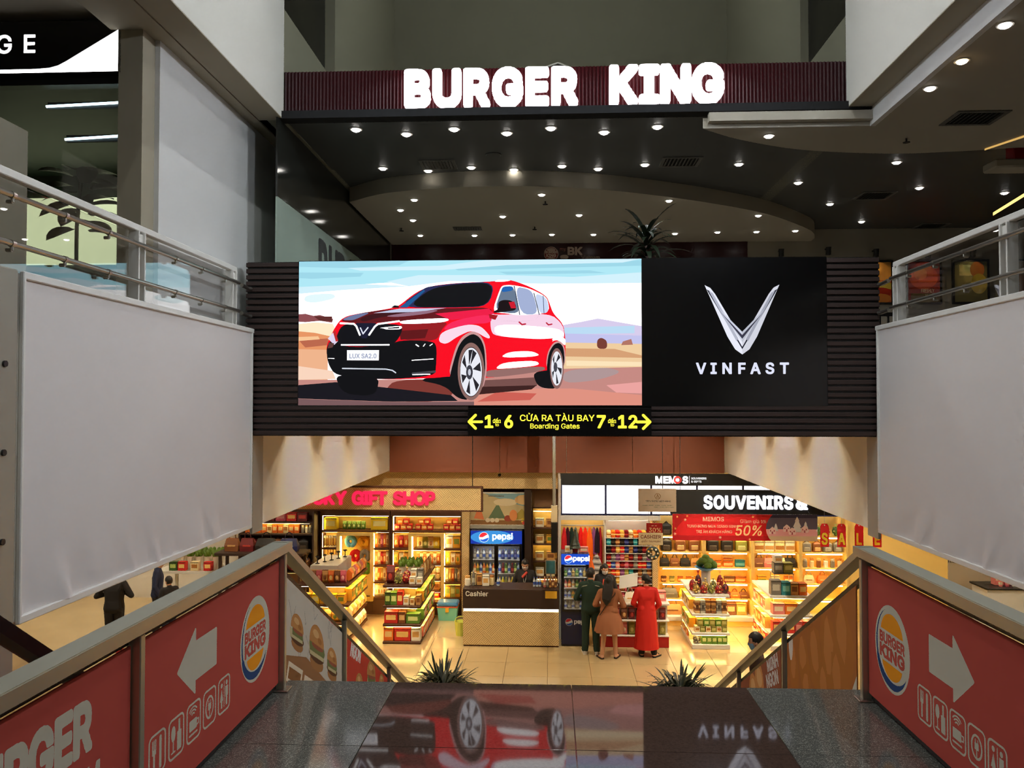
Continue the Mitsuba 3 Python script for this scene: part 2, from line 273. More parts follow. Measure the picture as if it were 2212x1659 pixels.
# ---------------------------------------------------------------- ceiling lamps, vents
ORD = 'first second third fourth fifth sixth seventh eighth ninth tenth eleventh twelfth thirteenth fourteenth fifteenth sixteenth seventeenth'.split()
ring = mikit.ply(lathe([(.052, 0), (.075, 0), (.072, -.008), (.056, -.008), (.052, 0)], 20)); lens = mikit.ply(lathe([(0, .0), (.05, .0), (.046, -.022), (.025, -.032), (0, -.034)][::-1], 14))
def downlight(p, lab, grp, s=1.0, e=(14, 13.4, 12.4)):
    k = thing('downlight', lab, 'ceiling light', grp); w = T().translate([float(p[0]), float(p[1]), float(p[2])]).scale(s)
    add('trim_ring', ring, 'white_paint', k, tw=w); add('lamp_lens', lens, 'emitter', k, emit=e, tw=w)
for i, px in enumerate(((769, 279), (878, 289), (981, 278), (1095, 287), (1190, 276), (1305, 285), (1420, 273))): downlight(onz(*px, ZC), f'round downlight in the row under the red fascia, {ORD[i]} from left', 'front row of downlights under the fascia', 1.15)
for i, px in enumerate(((827, 363), (925, 368), (1018, 361), (1110, 366), (1214, 358), (1292, 364), (1393, 355), (1596, 354))): downlight(onz(*px, ZC), f'round downlight in the second row of the black ceiling, {ORD[i]} from left', 'second row of downlights on the black ceiling', 1.1)
for i, px in enumerate(((1724, 394), (1793, 440), (1861, 478), (1937, 350), (1986, 405), (2170, 416))): downlight(onz(*px, ZC), f'downlight on the black ceiling right of the oval, {ORD[i]} from left', 'downlights on the black ceiling by the oval', 1.1)
for i, px in enumerate(sorted(((895, 431), (865, 453), (892, 475), (1170, 420), (1445, 433), (1086, 467), (1251, 464), (1638, 465), (908, 508), (1025, 508), (1107, 507), (1192, 506), (1282, 506), (1550, 501), (1634, 500), (1718, 498), (1458, 504)))):
    downlight(onz(*px, 3.45), f'small downlight in the pale oval ceiling, {ORD[i]} from left', 'downlights in the pale oval ceiling', 1.0)
for i, px in enumerate(((1661, 293), (2009, 190), (2078, 131), (2171, 53))): downlight(onz(*px, 3.47), f'downlight in the pale side ceiling, {ORD[i]} from left', 'downlights in the pale side ceiling', 1.05, (14, 9.5, 5) if px[0] == 2078 else (14, 13.4, 12.4))
def vent(cx, cy, z, wx, wy, lab):
    k = thing('air_vent', lab, 'air vent'); x0, x1, y0, y1 = cx - wx / 2, cx + wx / 2, cy - wy / 2, cy + wy / 2
    add('frame', cat_([bx(x0, x1, y0, y0 + .05, z - .015, z), bx(x0, x1, y1 - .05, y1, z - .015, z), bx(x0, x0 + .05, y0, y1, z - .015, z), bx(x1 - .05, x1, y0, y1, z - .015, z)]), 'vent_grey', k)
    add('backing', bx(x0 + .04, x1 - .04, y0 + .04, y1 - .04, z - .003, z - .001), 'dark_void', k)
    sl_ = mikit.ply(bar((0, -wy / 2 + .05, 0), (0, wy / 2 - .05, 0), (.032, 0, .02), (-.002, 0, .003)))
    for i in range(9): add('slat', sl_, 'vent_grey', k, tw=T().translate([x0 + .08 + i * (wx - .16) / 8, cy, z - .012]))
p = onz(947, 355, ZC); vent(p[0], p[1], ZC, .55, .5, 'square air vent on the black ceiling to the left, beside a downlight')
p = onz(1470, 349, ZC); vent(p[0], p[1], ZC, .6, .5, 'square air vent on the black ceiling between two downlight rows')
p = onz(1889, 422, ZC); vent(p[0], p[1], ZC, .6, .55, 'square air vent in the dim brown part of the black ceiling')
p = onz(2012, 487, ZC); vent(p[0], p[1], ZC, .6, .5, 'square air vent close to the back wall and the side railing')
p = onz(2105, 254, 3.47); vent(p[0], p[1], 3.47, .62, .5, 'large dark air vent in the pale side ceiling')
p = onz(1010, 493, 3.45); vent(p[0], p[1], 3.45, .55, .3, 'dark air vent in the pale oval ceiling')
dsk = mikit.ply(lathe([(0, 0), (.12, 0), (.12, -.01), (.1, -.02), (0, -.022)][::-1], 20))
p = onz(1066, 334, ZC); add('ceiling_speaker', dsk, 'black_ceiling', tw=T().translate(p.tolist()), lab='round dark speaker grille flush in the black ceiling', cat='speaker')
for i, (px, z) in enumerate((((867, 493), 3.45), ((1155, 490), 3.45), ((1178, 435), 3.45), ((1958, 299), 3.47))):
    p = onz(*px, z); k = thing('sprinkler', 'small dark sprinkler head on the ' + ('pale side ceiling' if z > 3.46 else f'pale oval ceiling, {ORD[i]} from left'), 'sprinkler', 'sprinkler heads')
    add('stem', cyl(p, p - [0, 0, .05], .012), 'black_metal', k); add('deflector', cyl(p - [0, 0, .05], p - [0, 0, .056], .045), 'black_metal', k)
# ---------------------------------------------------------------- fascia sign
k = fs = thing('fascia_sign', 'corrugated dark red fascia with glowing white block letters reading BURGER KING', 'sign')
xx = np.arange(-3.47, 3.735, 0.0115); prof = [(x, 10.36 + .012 * math.cos(2 * math.pi * (x + 3.47) / .046)) for x in xx]
add('corrugated_sheet', extr(Polygon(prof + [(3.73, 10.4), (-3.47, 10.4)]), .55, 3.765), 'red_sheet', k)
add('shelf', bx(-3.5, 4.06, 10.22, 10.42, 3.66, 3.76), 'dark_void', k)
def letters(s, x0, x1, grow, par, h, z, y=10.31, d=.07, e=(5.5, 4.9, 5.2)):
    w = [tp(c, h, True, grow, sx=.9).bounds[2] for c in s]; gap = (x1 - x0 - sum(w)) / (len(s) - 1); x = x0
    for c, wi in zip(s, w):
        add('letter', Plane((x, y, z), (1, 0, 0), (0, 0, 1)).put(extr(tp(c, h, True, grow, sx=.9), d)), 'emitter', par, emit=e, w=0.4)
        x += wi + gap
letters('BURGER', -1.87, .35, .026, fs, .42, 3.82); letters('KING', .74, 2.18, .026, fs, .43, 3.815)
# ---------------------------------------------------------------- display board
k = bd = thing('display_board', 'long dark board across the void carrying a lit car advertisement and a black emblem panel', 'display board')
add('backing', bx(-3.79, 3.95, 10.0, 10.14, -.40, 1.77), 'black_metal', k)
n = 28; pit = 2.17 / n
for i in range(n):
    z = 1.77 - (i + .5) * pit
    for x0, x1 in (((-3.80, -3.135), (3.325, 3.95)) if z > -.02 else ((-3.80, -1.015), (1.215, 3.95))):
        add('slat', cbx(x0, x1, 9.965, 10.0, z - .026, z + .026, .004), 'slat', k)
add('screen_case', bx(-3.132, 3.322, 9.962, 10.0, -.03, 1.775), 'black_gloss', k)
# picture on the screen: shapes in the picture's own frame, 2095 x 890 units from its top left corner
SX0, SX1, SZ0, SZ1 = -3.128, 1.105, -.02, 1.768
def soft(p, n=2):
    if len(p) < 5 or any(x in (18, 2113) or y in (172, 1062) for x, y in p): return p
    for _ in range(n): p = [w_ for a, b in zip(p, list(p[1:]) + [p[0]]) for w_ in (((.78 * a[0] + .22 * b[0]), (.78 * a[1] + .22 * b[1])), ((.22 * a[0] + .78 * b[0]), (.22 * a[1] + .78 * b[1])))]
    return p
def q(*p): return pg(*[((x - 18) / 2095, 1 - (y - 172) / 890) for x, y in soft(p)])
def qs(pts, w): 
    g = LineString([(x - 18, y - 172) for x, y in pts]).buffer(w / 2); return affinity.translate(affinity.scale(g, 1 / 2095, -1 / 890, origin=(0, 0)), 0, 1)
def qe(cx, cy, rx, ry): return oval((cx - 18) / 2095, 1 - (cy - 172) / 890, rx / 2095, ry / 890)
W, K, R = (255, 255, 255, 1.35), (10, 10, 14), (252, 2, 30)
car = [(sbox(0, 0, 1, 1), W), (q((18, 172), (2113, 172), (2113, 300), (1500, 320), (950, 290), (500, 310), (18, 345)), (176, 233, 246))]
for a in (((18, 172), (700, 172), (640, 200), (300, 215), (18, 205)), ((18, 240), (420, 245), (400, 268), (100, 280), (18, 275)), ((960, 210), (1700, 195), (2113, 180), (2113, 215), (1500, 225), (1000, 235)), ((1250, 245), (1800, 240), (1900, 258), (1300, 262))): car.append((q(*a), (158, 216, 233)))
for a in (((320, 215), (900, 205), (1100, 180), (1180, 172), (2113, 172), (2000, 195), (1300, 205), (900, 232), (400, 232)), ((560, 300), (760, 262), (1250, 265), (1700, 280), (2113, 255), (2113, 320), (1500, 320), (950, 300), (700, 330)), ((18, 330), (420, 315), (700, 330), (300, 350), (18, 372))): car.append((q(*a), (212, 242, 252)))
car += [(q((60, 380), (230, 370), (250, 400), (120, 430), (50, 420)), (228, 250, 253)), (q((18, 560), (120, 550), (230, 560), (260, 620), (230, 690), (18, 700)), (255, 236, 200)),
  (q((18, 500), (60, 497), (110, 510), (150, 505), (232, 530), (225, 552), (150, 540), (60, 548), (18, 545)), (142, 78, 82)), (q((110, 512), (225, 515), (228, 545), (150, 540)), (96, 44, 42)),
  (q((18, 605), (120, 615), (230, 640), (220, 740), (18, 760)), (232, 150, 100)), (q((18, 660), (200, 650), (210, 690), (60, 705)), (188, 104, 76)), (q((18, 640), (140, 636), (150, 655), (18, 665)), (250, 200, 150)), (q((18, 715), (200, 720), (200, 930), (18, 930)), (240, 180, 140)), (q((18, 820), (230, 850), (250, 900), (18, 905)), (250, 214, 190)),
  (q((1630, 575), (1750, 555), (1850, 535), (1960, 555), (2100, 580), (2113, 580), (2113, 690), (1630, 690)), (216, 205, 236)), (q((1640, 590), (2070, 580), (2070, 625), (1650, 630)), (188, 220, 244)), (q((1650, 625), (2113, 640), (2113, 690), (1650, 690)), (196, 196, 238)),
  (q((1640, 680), (2113, 690), (2113, 850), (1640, 850)), (240, 206, 160)), (q((1640, 715), (1950, 720), (2113, 760), (2113, 775), (1650, 765)), (214, 160, 116)), (q((1660, 790), (2113, 800), (2113, 825), (1660, 822)), (252, 228, 186)), (q((1845, 665), (1870, 650), (1905, 670), (1905, 720), (1845, 718)), (120, 60, 50)), (q((2000, 675), (2050, 660), (2060, 695), (1990, 697)), (178, 116, 100)),
  (q((18, 905), (520, 905), (1000, 900), (1640, 840), (2113, 830), (2113, 1062), (18, 1062)), (198, 138, 130)), (q((1640, 850), (1900, 830), (2000, 860), (1850, 910), (1640, 930)), (176, 150, 150)), (q((1100, 960), (1700, 960), (2113, 1000), (2113, 1062), (1100, 1062)), (224, 146, 128)), (q((1240, 980), (1480, 990), (1440, 1030), (1120, 1040)), (206, 96, 84)),
  (q((1900, 940), (2113, 920), (2113, 990), (1960, 985)), (236, 164, 160)), (q((620, 905), (1000, 905), (950, 1040), (560, 1040), (560, 960)), (128, 56, 48)), (q((18, 938), (250, 920), (620, 960), (960, 1000), (1000, 1035), (600, 1040), (18, 1020)), (22, 20, 28)), (q((1150, 910), (1500, 890), (1480, 945), (1140, 950)), (120, 80, 76)), (q((18, 1022), (600, 1042), (1100, 1040), (1100, 1062), (18, 1062)), (122, 90, 92)), (q((1110, 950), (1480, 940), (1450, 965), (1090, 1000)), (60, 30, 28)),
  # wheels behind
  (q((248, 870), (520, 880), (505, 985), (440, 1005), (320, 992), (270, 950)), K), (q((1455, 860), (1600, 840), (1610, 962), (1520, 958), (1480, 935)), K), (q((740, 905), (1020, 860), (1080, 1032), (1000, 1020), (920, 940)), K),
  # body
  (q((190, 700), (215, 640), (245, 580), (280, 532), (335, 505), (600, 465), (640, 450), (740, 370), (830, 330), (1000, 312), (1225, 305), (1260, 293), (1330, 297), (1440, 338), (1540, 395), (1560, 445), (1580, 502), (1640, 565), (1655, 650), (1655, 790), (1630, 835), (1530, 852), (1165, 900), (940, 885), (870, 895), (540, 905), (250, 880), (200, 800)), R),
  (q((640, 560), (950, 545), (900, 600), (870, 670), (650, 665), (660, 590)), (150, 24, 30)), (q((640, 605), (820, 595), (800, 650), (650, 660)), (96, 16, 20)), (q((280, 535), (390, 495), (600, 468), (920, 468), (1190, 462), (1220, 500), (960, 535), (640, 545), (420, 560), (300, 548)), (98, 20, 26)), (q((280, 535), (350, 505), (470, 488), (400, 520), (350, 540)), (110, 120, 160)), (q((390, 530), (480, 495), (900, 470), (700, 500), (520, 520), (420, 550)), (62, 18, 24)), (q((480, 495), (640, 468), (930, 466), (760, 488)), (196, 204, 232)), (q((540, 515), (700, 490), (900, 475), (820, 500), (640, 520)), (150, 110, 130)), (q((860, 500), (1190, 470), (1230, 510), (960, 540)), (240, 24, 70)),
  (q((640, 540), (930, 525), (952, 541), (900, 556), (650, 566)), W), (q((1200, 500), (1240, 510), (1560, 500), (1640, 570), (1652, 660), (1590, 650), (1500, 662), (1225, 640), (1200, 600)), (248, 214, 234)), (q((1225, 560), (1600, 590), (1648, 620), (1640, 650), (1500, 660), (1225, 640)), W), (q((900, 610), (1060, 565), (1140, 575), (1200, 640), (1190, 660), (1090, 600), (1000, 640), (930, 690), (880, 672)), (252, 220, 236)), (q((960, 545), (1200, 500), (1210, 560), (1060, 565), (900, 610)), (250, 40, 90)),
  (q((1590, 640), (1655, 650), (1655, 700), (1640, 690), (1600, 660), (1550, 690)), W), (q((1180, 645), (1500, 662), (1590, 655), (1545, 720), (1530, 835), (1220, 845), (1180, 845)), R), (q((1255, 772), (1310, 735), (1450, 730), (1505, 757), (1440, 768)), W), (q((1225, 840), (1275, 800), (1480, 788), (1502, 820), (1300, 838)), W), (q((1165, 850), (1290, 840), (1530, 822), (1530, 855), (1165, 900)), (150, 108, 104)),
  # front
  (q((190, 700), (240, 640), (290, 705), (580, 698), (640, 662), (850, 668), (872, 705), (868, 825), (860, 882), (540, 905), (250, 882), (200, 802)), K), (q((246, 655), (285, 566), (375, 560), (520, 560), (640, 566), (664, 588), (640, 650), (590, 702), (285, 700)), (12, 12, 18)), (q((370, 556), (500, 556), (440, 650), (410, 650)), (24, 24, 48)), (q((200, 650), (245, 600), (262, 668), (240, 690)), (226, 214, 240)), (q((232, 610), (246, 600), (265, 665), (250, 670)), (190, 40, 40)),
  (qs([(278, 556), (360, 560), (376, 575), (398, 628)], 12), W), (qs([(640, 545), (510, 562), (490, 578), (456, 628)], 12), W), (qs([(402, 586), (418, 622), (448, 584)], 8), (226, 230, 246)), (q((512, 585), (655, 572), (660, 588), (640, 597), (560, 597), (545, 590)), W), (q((570, 586), (640, 580), (640, 588), (575, 591)), K), (qs([(285, 690), (578, 690)], 10), W), (qs([(720, 786), (850, 778)], 6), W), (qs([(292, 835), (560, 840), (600, 848), (620, 862)], 8), (214, 220, 230)), (qs([(205, 772), (240, 774)], 5), W), (qs([(725, 868), (860, 856)], 14), (70, 70, 76)), (qs([(725, 874), (830, 872)], 7), W), (qs([(745, 690), (760, 700)], 8), W), (qs([(800, 686), (790, 700)], 6), W), (qs([(845, 686), (830, 696)], 6), W), (q((205, 675), (240, 680), (230, 705), (200, 712)), (96, 60, 56)),
  (q((319, 722), (518, 722), (516, 787), (319, 785)), (246, 246, 248, 1.1)),
  # glass
  (q((590, 462), (610, 448), (635, 450), (640, 462)), K), (q((628, 462), (790, 345), (830, 332), (1000, 313), (1228, 306), (1190, 457), (1000, 463)), (40, 42, 86)), (q((640, 461), (790, 352), (800, 360), (690, 461)), (28, 90, 150)), (q((690, 461), (830, 345), (1000, 318), (1222, 312), (1186, 455), (1000, 461)), K), (q((1232, 306), (1262, 296), (1250, 330), (1210, 480), (1190, 470)), R), (q((1222, 305), (1245, 292), (1330, 297), (1300, 305), (1245, 308)), W),
  (q((1208, 495), (1258, 348), (1275, 328), (1330, 326), (1430, 345), (1520, 388), (1550, 420), (1558, 500), (1380, 515), (1290, 500)), W), (q((1222, 488), (1268, 350), (1280, 336), (1340, 334), (1362, 430), (1376, 505)), (104, 122, 146)), (q((1268, 350), (1280, 336), (1335, 334), (1340, 360), (1270, 372)), (30, 100, 180)), (q((1350, 336), (1430, 352), (1460, 380), (1492, 508), (1384, 507)), (164, 178, 214)), (q((1468, 380), (1520, 395), (1548, 425), (1554, 496), (1498, 506)), (202, 216, 244)), (qs([(1344, 334), (1378, 508)], 5), (50, 60, 80)), (qs([(1464, 378), (1496, 508)], 5), (70, 80, 100)), (qs([(1520, 395), (1525, 500)], 4), (90, 100, 130)),
  (q((1215, 490), (1248, 475), (1246, 432), (1275, 418), (1320, 420), (1352, 440), (1358, 482), (1290, 490), (1225, 498)), (22, 8, 12)), (q((1310, 432), (1345, 428), (1356, 470), (1325, 470)), (206, 20, 44)), (q((1190, 505), (1245, 512), (1230, 540), (1195, 530)), (168, 20, 30)), (qs([(1375, 555), (1392, 570), (1412, 566)], 9), (190, 30, 60)), (qs([(1540, 560), (1552, 572), (1572, 568)], 8), (190, 30, 60)),
  # wheels
  (q((940, 880), (985, 710), (1025, 640), (1090, 605), (1140, 630), (1172, 700), (1180, 860), (1150, 980), (1010, 900)), (206, 152, 152)), (q((950, 885), (998, 712), (1035, 655), (1090, 622), (1135, 645), (1164, 710), (1170, 860), (1140, 985), (1010, 985), (950, 960)), K), (qe(1082, 855, 82, 176), (140, 104, 98)), (qe(1082, 858, 68, 152), (30, 26, 28)), (qe(1082, 858, 66, 148), (236, 238, 246)), (qe(1072, 860, 20, 44), (60, 60, 70)), (qe(1072, 860, 9, 20), (200, 204, 216))]
for a in (-80, -25, 35, 95, 150, 205, 255):
    c, s = math.cos(math.radians(a)), math.sin(math.radians(a)); c2, s2 = math.cos(math.radians(a + 24)), math.sin(math.radians(a + 24))
    car.append((q((1074 + 20 * c, 860 + 44 * s), (1082 + 60 * c, 858 + 138 * s), (1082 + 60 * c2, 858 + 138 * s2)), (38, 36, 42)))
car += [(q((1535, 840), (1545, 740), (1580, 680), (1620, 668), (1650, 700), (1656, 800), (1625, 850)), (206, 152, 152)), (q((1540, 850), (1552, 745), (1585, 690), (1618, 680), (1644, 710), (1650, 810), (1610, 960), (1560, 940)), K), (qe(1602, 838, 42, 124), (140, 100, 96)), (qe(1602, 838, 34, 104), (236, 238, 246)), (qe(1594, 830, 11, 30), (70, 70, 80))]
for a in (-70, 0, 70, 140, 215):
    c, s = math.cos(math.radians(a)), math.sin(math.radians(a)); c2, s2 = math.cos(math.radians(a + 26)), math.sin(math.radians(a + 26))
    car.append((q((1594 + 10 * c, 830 + 30 * s), (1602 + 30 * c, 838 + 95 * s), (1602 + 30 * c2, 838 + 95 * s2)), (48, 46, 52)))
car.append((affinity.affine_transform(tp('LUX SA2.0', 1, True, mid=True), [.0115, 0, 0, .030, (418 - 18) / 2095, 1 - (772 - 172) / 890]), (150, 160, 190)))
m, c = flat([(g.intersection(sbox(0, 0, 1, 1)), col) for g, col in car])
m.apply_scale((SX1 - SX0, SZ1 - SZ0, 1))
add('car_picture', Plane((SX0, 9.9605, SZ0), (1, 0, 0), (0, 0, 1)).put((m, c)), 'emitter', bd, emit='vc')
# emblem and word on the black panel
def e(*p): return pg(*[((x - 1384) / 174.05, (875 - y) / 174.05) for x, y in p])
cx2 = 1593
def both(pts, c): return [(e(*pts), c), (e(*[(2 * cx2 - x, y) for x, y in pts]), tuple(int(v * .9) for v in c))]
emb = both([(1515, 621), (1527, 627), (1537, 640), (1593, 737), (1593, 768), (1578, 757), (1562, 730)], (236, 238, 250)) + both([(1519, 630), (1526, 634), (1593, 752), (1593, 757)], (40, 42, 56)) + both([(1524, 634), (1532, 638), (1585, 735), (1581, 740)], (180, 184, 200)) + both([(1546, 671), (1556, 682), (1593, 720), (1593, 742)], (206, 210, 224)) + both([(1550, 680), (1593, 727), (1593, 735)], (60, 60, 78))
emb += [(affinity.translate(tp(ch, .125, True, .004, mid=True), (x - 1384) / 174.05, (875 - 808) / 174.05), (226, 230, 250)) for ch, x in zip('VINFAST', (1507, 1533, 1561, 1592, 1620, 1650, 1680))]
add('emblem', Plane((1.112, 9.9605, -.02), (1, 0, 0), (0, 0, 1)).put(flat(emb)), 'emitter', bd, emit='vc')
# boarding gate sign
k = gs = thing('gate_sign', 'black lit sign with yellow arrows and gate numbers under the car picture', 'sign')
add('case', cbx(-1.012, 1.212, 9.90, 9.985, -.385, -.052, .006), 'black_gloss', k)
P = Plane((-1.012, 9.8985, -.385), (1, 0, 0), (0, 0, 1)); YL = (255, 240, 60)
def arrow(cx, s): return unary_union([stroke([(cx - s * .085, .165), (cx + s * .07, .165)], .034), stroke([(cx - s * .005, .245), (cx - s * .085, .165), (cx - s * .005, .085)], .034)])
def pos(g, x, y): return affinity.translate(g, x, y)
gt = [(arrow(.1, 1), YL), (arrow(2.12, -1), YL), (pos(tp('1', .145, True, .004), .205, .095), YL), (pos(tp('6', .145, True, .004), .445, .095), YL), (pos(tp('7', .145, True, .004), 1.565, .095), YL), (pos(tp('12', .145, True, .004), 1.82, .095), YL)]
for x in (.305, 1.70): gt += [(pos(tp('đến', .042, True), x, .158), YL), (pos(tp('to', .036, True), x + .03, .112), YL), (sbox(x, .150, x + .1, .155), YL)]
gt += [(pos(tp('CỬA RA TÀU BAY', .074, True, sx=1.07), .635, .175), YL), (pos(tp('Boarding Gates', .058, True, sx=1.05), .76, .085), YL)]
gt = [(g, (*c, 1.6)) for g, c in gt]
add('lettering', P.put(flat(gt)), 'emitter', k, emit='vc')
# ---------------------------------------------------------------- white side banners and upper railings
def banner(X, y0, y1, s, lab):
    k = thing('banner_panel', lab, 'advertising panel'); z0, z1, d = ZS + .035, .915, .035 * s
    ny, nz = 120, 80; ys_, zs_ = np.linspace(y0 + .02, y1 - .02, ny), np.linspace(z0 + .03, z1 - .03, nz); Y, Zz = np.meshgrid(ys_, zs_)
    low = np.clip(1 - (Zz - z0) / .6, 0, 1) ** 1.6
    f = (meshkit.noise(np.stack([Y * 7 + Zz * 2.5, Zz * 1.5, Y * 0], -1), 3) - .5) * .075 * low + (meshkit.noise(np.stack([Y * .8, Zz * .8, Y * 0], -1), 5) - .5) * .006
    v = np.stack([np.full_like(Y, X) + s * (.012 + np.maximum(f, -.01)), Y, Zz], -1).reshape(-1, 3)
    i = np.arange(ny * nz).reshape(nz, ny); a, b, c, dd = i[:-1, :-1], i[:-1, 1:], i[1:, 1:], i[1:, :-1]
    fc = np.concatenate([np.stack([a, b, c], -1).reshape(-1, 3), np.stack([a, c, dd], -1).reshape(-1, 3)])
    add('fabric', trimesh.Trimesh(v, fc if s < 0 else fc, process=False), 'pale_cloth', k, smooth=True)
    lo, hi = min(X, X + d), max(X, X + d)
    add('backing', bx(min(X, X - .01 * s), max(X, X - .01 * s), y0, y1, z0, z1), 'white_paint', k)
    add('top_rail', cbx(lo, hi, y0, y1 + .03, z1 - .04, z1 + .015, .006), 'white_paint', k); add('bottom_rail', cbx(lo, hi, y0, y1, z0 - .02, z0 + .035, .006), 'white_paint', k)
    for y in (y0, y1 - .03): add('side_rail', cbx(lo, hi, y, y + .03, z0, z1, .006), 'white_paint', k)
banner(XL, 5.52, 9.93, 1, 'large blank white banner in an aluminium frame left of the stairs'); banner(XR, 4.2, 9.93, -1, 'large blank white banner in an aluminium frame right of the stairs')
k = thing('steel_post', 'tall grey steel post with dark bolts at the near edge of the white banner', 'post')
add('post', cbx(XL - .06, XL + .03, 5.22, 5.47, -2.1, .93, .01), 'grey_frame', k); add('cap', bx(XL - .06, XL, 5.14, 5.2, -2.1, .93), 'black_metal', k)
for z in (.27, -.33, -.93, -1.53): add('bolt', cyl((XL + .025, 5.33, z), (XL + .045, 5.33, z), .022), 'black_metal', k)
def railing(X, s, posts, y0, y1, lab):
    k = thing('guard_rail', lab, 'railing'); t = 1.645
    add('top_rail', cbx(X - .035, X + .035, y0, y1, t - .06, t, .006), 'white_paint', k)
    for yp in posts:
        for dy in (-.065, .045): add('post', cbx(X - .05, X + .05, yp + dy, yp + dy + .022, ZU + .01, t - .06 if dy else t, .003), 'white_paint', k)
        add('spacer', cbx(X - .03, X + .03, yp - .045, yp + .045, t - .16, t - .08, .004), 'white_paint', k)
    for z in (1.455, 1.115):
        add('bar', cyl((X + s * .06, y0, z), (X + s * .06, y1, z), .021, 14), 'steel', k)
        yy = y0 + .5
        while yy < y1:
            if min(abs(yy - p) for p in posts) > .25: add('bracket', cat_([cyl((X + s * .06, yy, z - .045), (X + s * .02, yy, z - .045), .014), cyl((X + s * .06, yy - .018, z), (X + s * .06, yy + .018, z), .026, 12), cyl((X + s * .06, yy, z), (X + s * .06, yy, z - .05), .012)]), 'steel', k)
            yy += .62
    add('pane', bx(X - s * .012 - .004, X - s * .012 + .004, y0, y1, ZU + .06, t - .08), 'pane', k)
railing(XL - .09, 1, (3.1, 5.05, 7.31, 9.52), 2.5, 9.62, 'white upper floor railing with steel bars on the left of the void')
railing(XR + .09, -1, (3.1, 5.05, 7.31, 9.56), 2.5, 9.65, 'white upper floor railing with steel bars on the right of the void')
for X, s in ((XL - .09, 1), (XR + .09, -1)):
    for z in (1.44, 1.10): add('rail_stub', tube([(X + s * .06, 9.7, z), (X + s * .06, 9.9, z - .01), (X + s * .08, 9.955, z - .01)], .024, 10), 'steel', lab='short steel rail end poking out beside the dark board, ' + ('left' if s > 0 else 'right') + (' upper' if z > 1.3 else ' lower'), cat='rail end')
# ---------------------------------------------------------------- stair rails with red boards
SL = -0.530
def zr(y): return -.865 if y <= 4.96 else -.865 + SL * (y - 4.96)
def stair_rail(X, s, lab):
    k = thing('stair_rail', lab, 'railing'); Y1 = 10.6
    add('handrail', cat_([bar((X, .4, -.878), (X, 5.0, -.878), (.11, 0, 0), (0, 0, .052)), bar((X, 4.93, -.868), (X, Y1, zr(Y1) - .03), (.085, 0, 0), (0, 0, .045)), bar((X - s * .0, .4, -.852), (X, 4.96, -.852), (.10, 0, 0), (0, 0, .008))]), 'brushed', k)
    for y in (1.5, 3.20, 4.955): add('post', cbx(X - .03, X + .03, y - .02, y + .02, ZL, -.92, .004), 'brushed', k)
    add('base_plate', cbx(X - .06, X + .06, 4.90, 5.0, ZL, ZL + .012, .003), 'steel', k)
    for y in ((6.5, 8.32, 9.4) if s > 0 else (6.66, 8.26, 9.4)): add('post', cbx(X - .02, X + .02, y - .014, y + .014, zr(y) - .95, zr(y) - .05, .003), 'brushed', k)
    add('board_clip_rail', cat_([bar((X - s * .04, .4, -.942), (X - s * .04, 4.93, -.942), (.04, 0, 0), (0, 0, .03)), bar((X - s * .045, .4, ZL + .05), (X - s * .045, 4.93, ZL + .05), (.05, 0, 0), (0, 0, .07)), bar((X - s * .035, 5.0, zr(5.0) - .14), (X - s * .035, 9.9, zr(9.9) - .14), (.03, 0, 0), (0, 0, .04))]), 'black_metal', k)
    return k
RX0, RX1 = -1.655, 1.862
stair_rail(RX0, 1, 'brushed steel stair railing to the left of the landing, running down to the shops')
stair_rail(RX1, -1, 'brushed steel stair railing to the right of the landing, running down to the shops')
CR_, RD, OR, BL, GR = (198, 190, 168), (182, 76, 64), (236, 150, 30), (40, 66, 110), (120, 150, 60)
def bun_logo(cx, cy, ry, sx=.62):
    """An upright oval with two bun halves, two rows of letters and a blue swoosh."""
    L = [(oval(0, 0, .96, 1), CR_), (oval(0, 0, .89, .93), BL), (oval(.06, .03, .88, .93), CR_),
         (oval(0, .30, .62, .50).intersection(sbox(-1, .36, 1, 1)), OR), (oval(0, -.30, .56, .42).intersection(sbox(-1, -1, 1, -.37)), OR)]
    L += [(pos(tp('BURGER', .225, True, .013, mid=True, sx=1.12), 0, .055), RD), (pos(tp('KING', .27, True, .018, mid=True, sx=1.45), .0, -.285), RD)]
    L += [(oval(-.03, -.22, .84, .70).difference(oval(.06, -.08, .84, .68)).intersection(sbox(-1, -1, 1, -.3)), BL)]
    return [(affinity.affine_transform(g, [ry, 0, 0, ry, cx, cy]), c) for g, c in L]
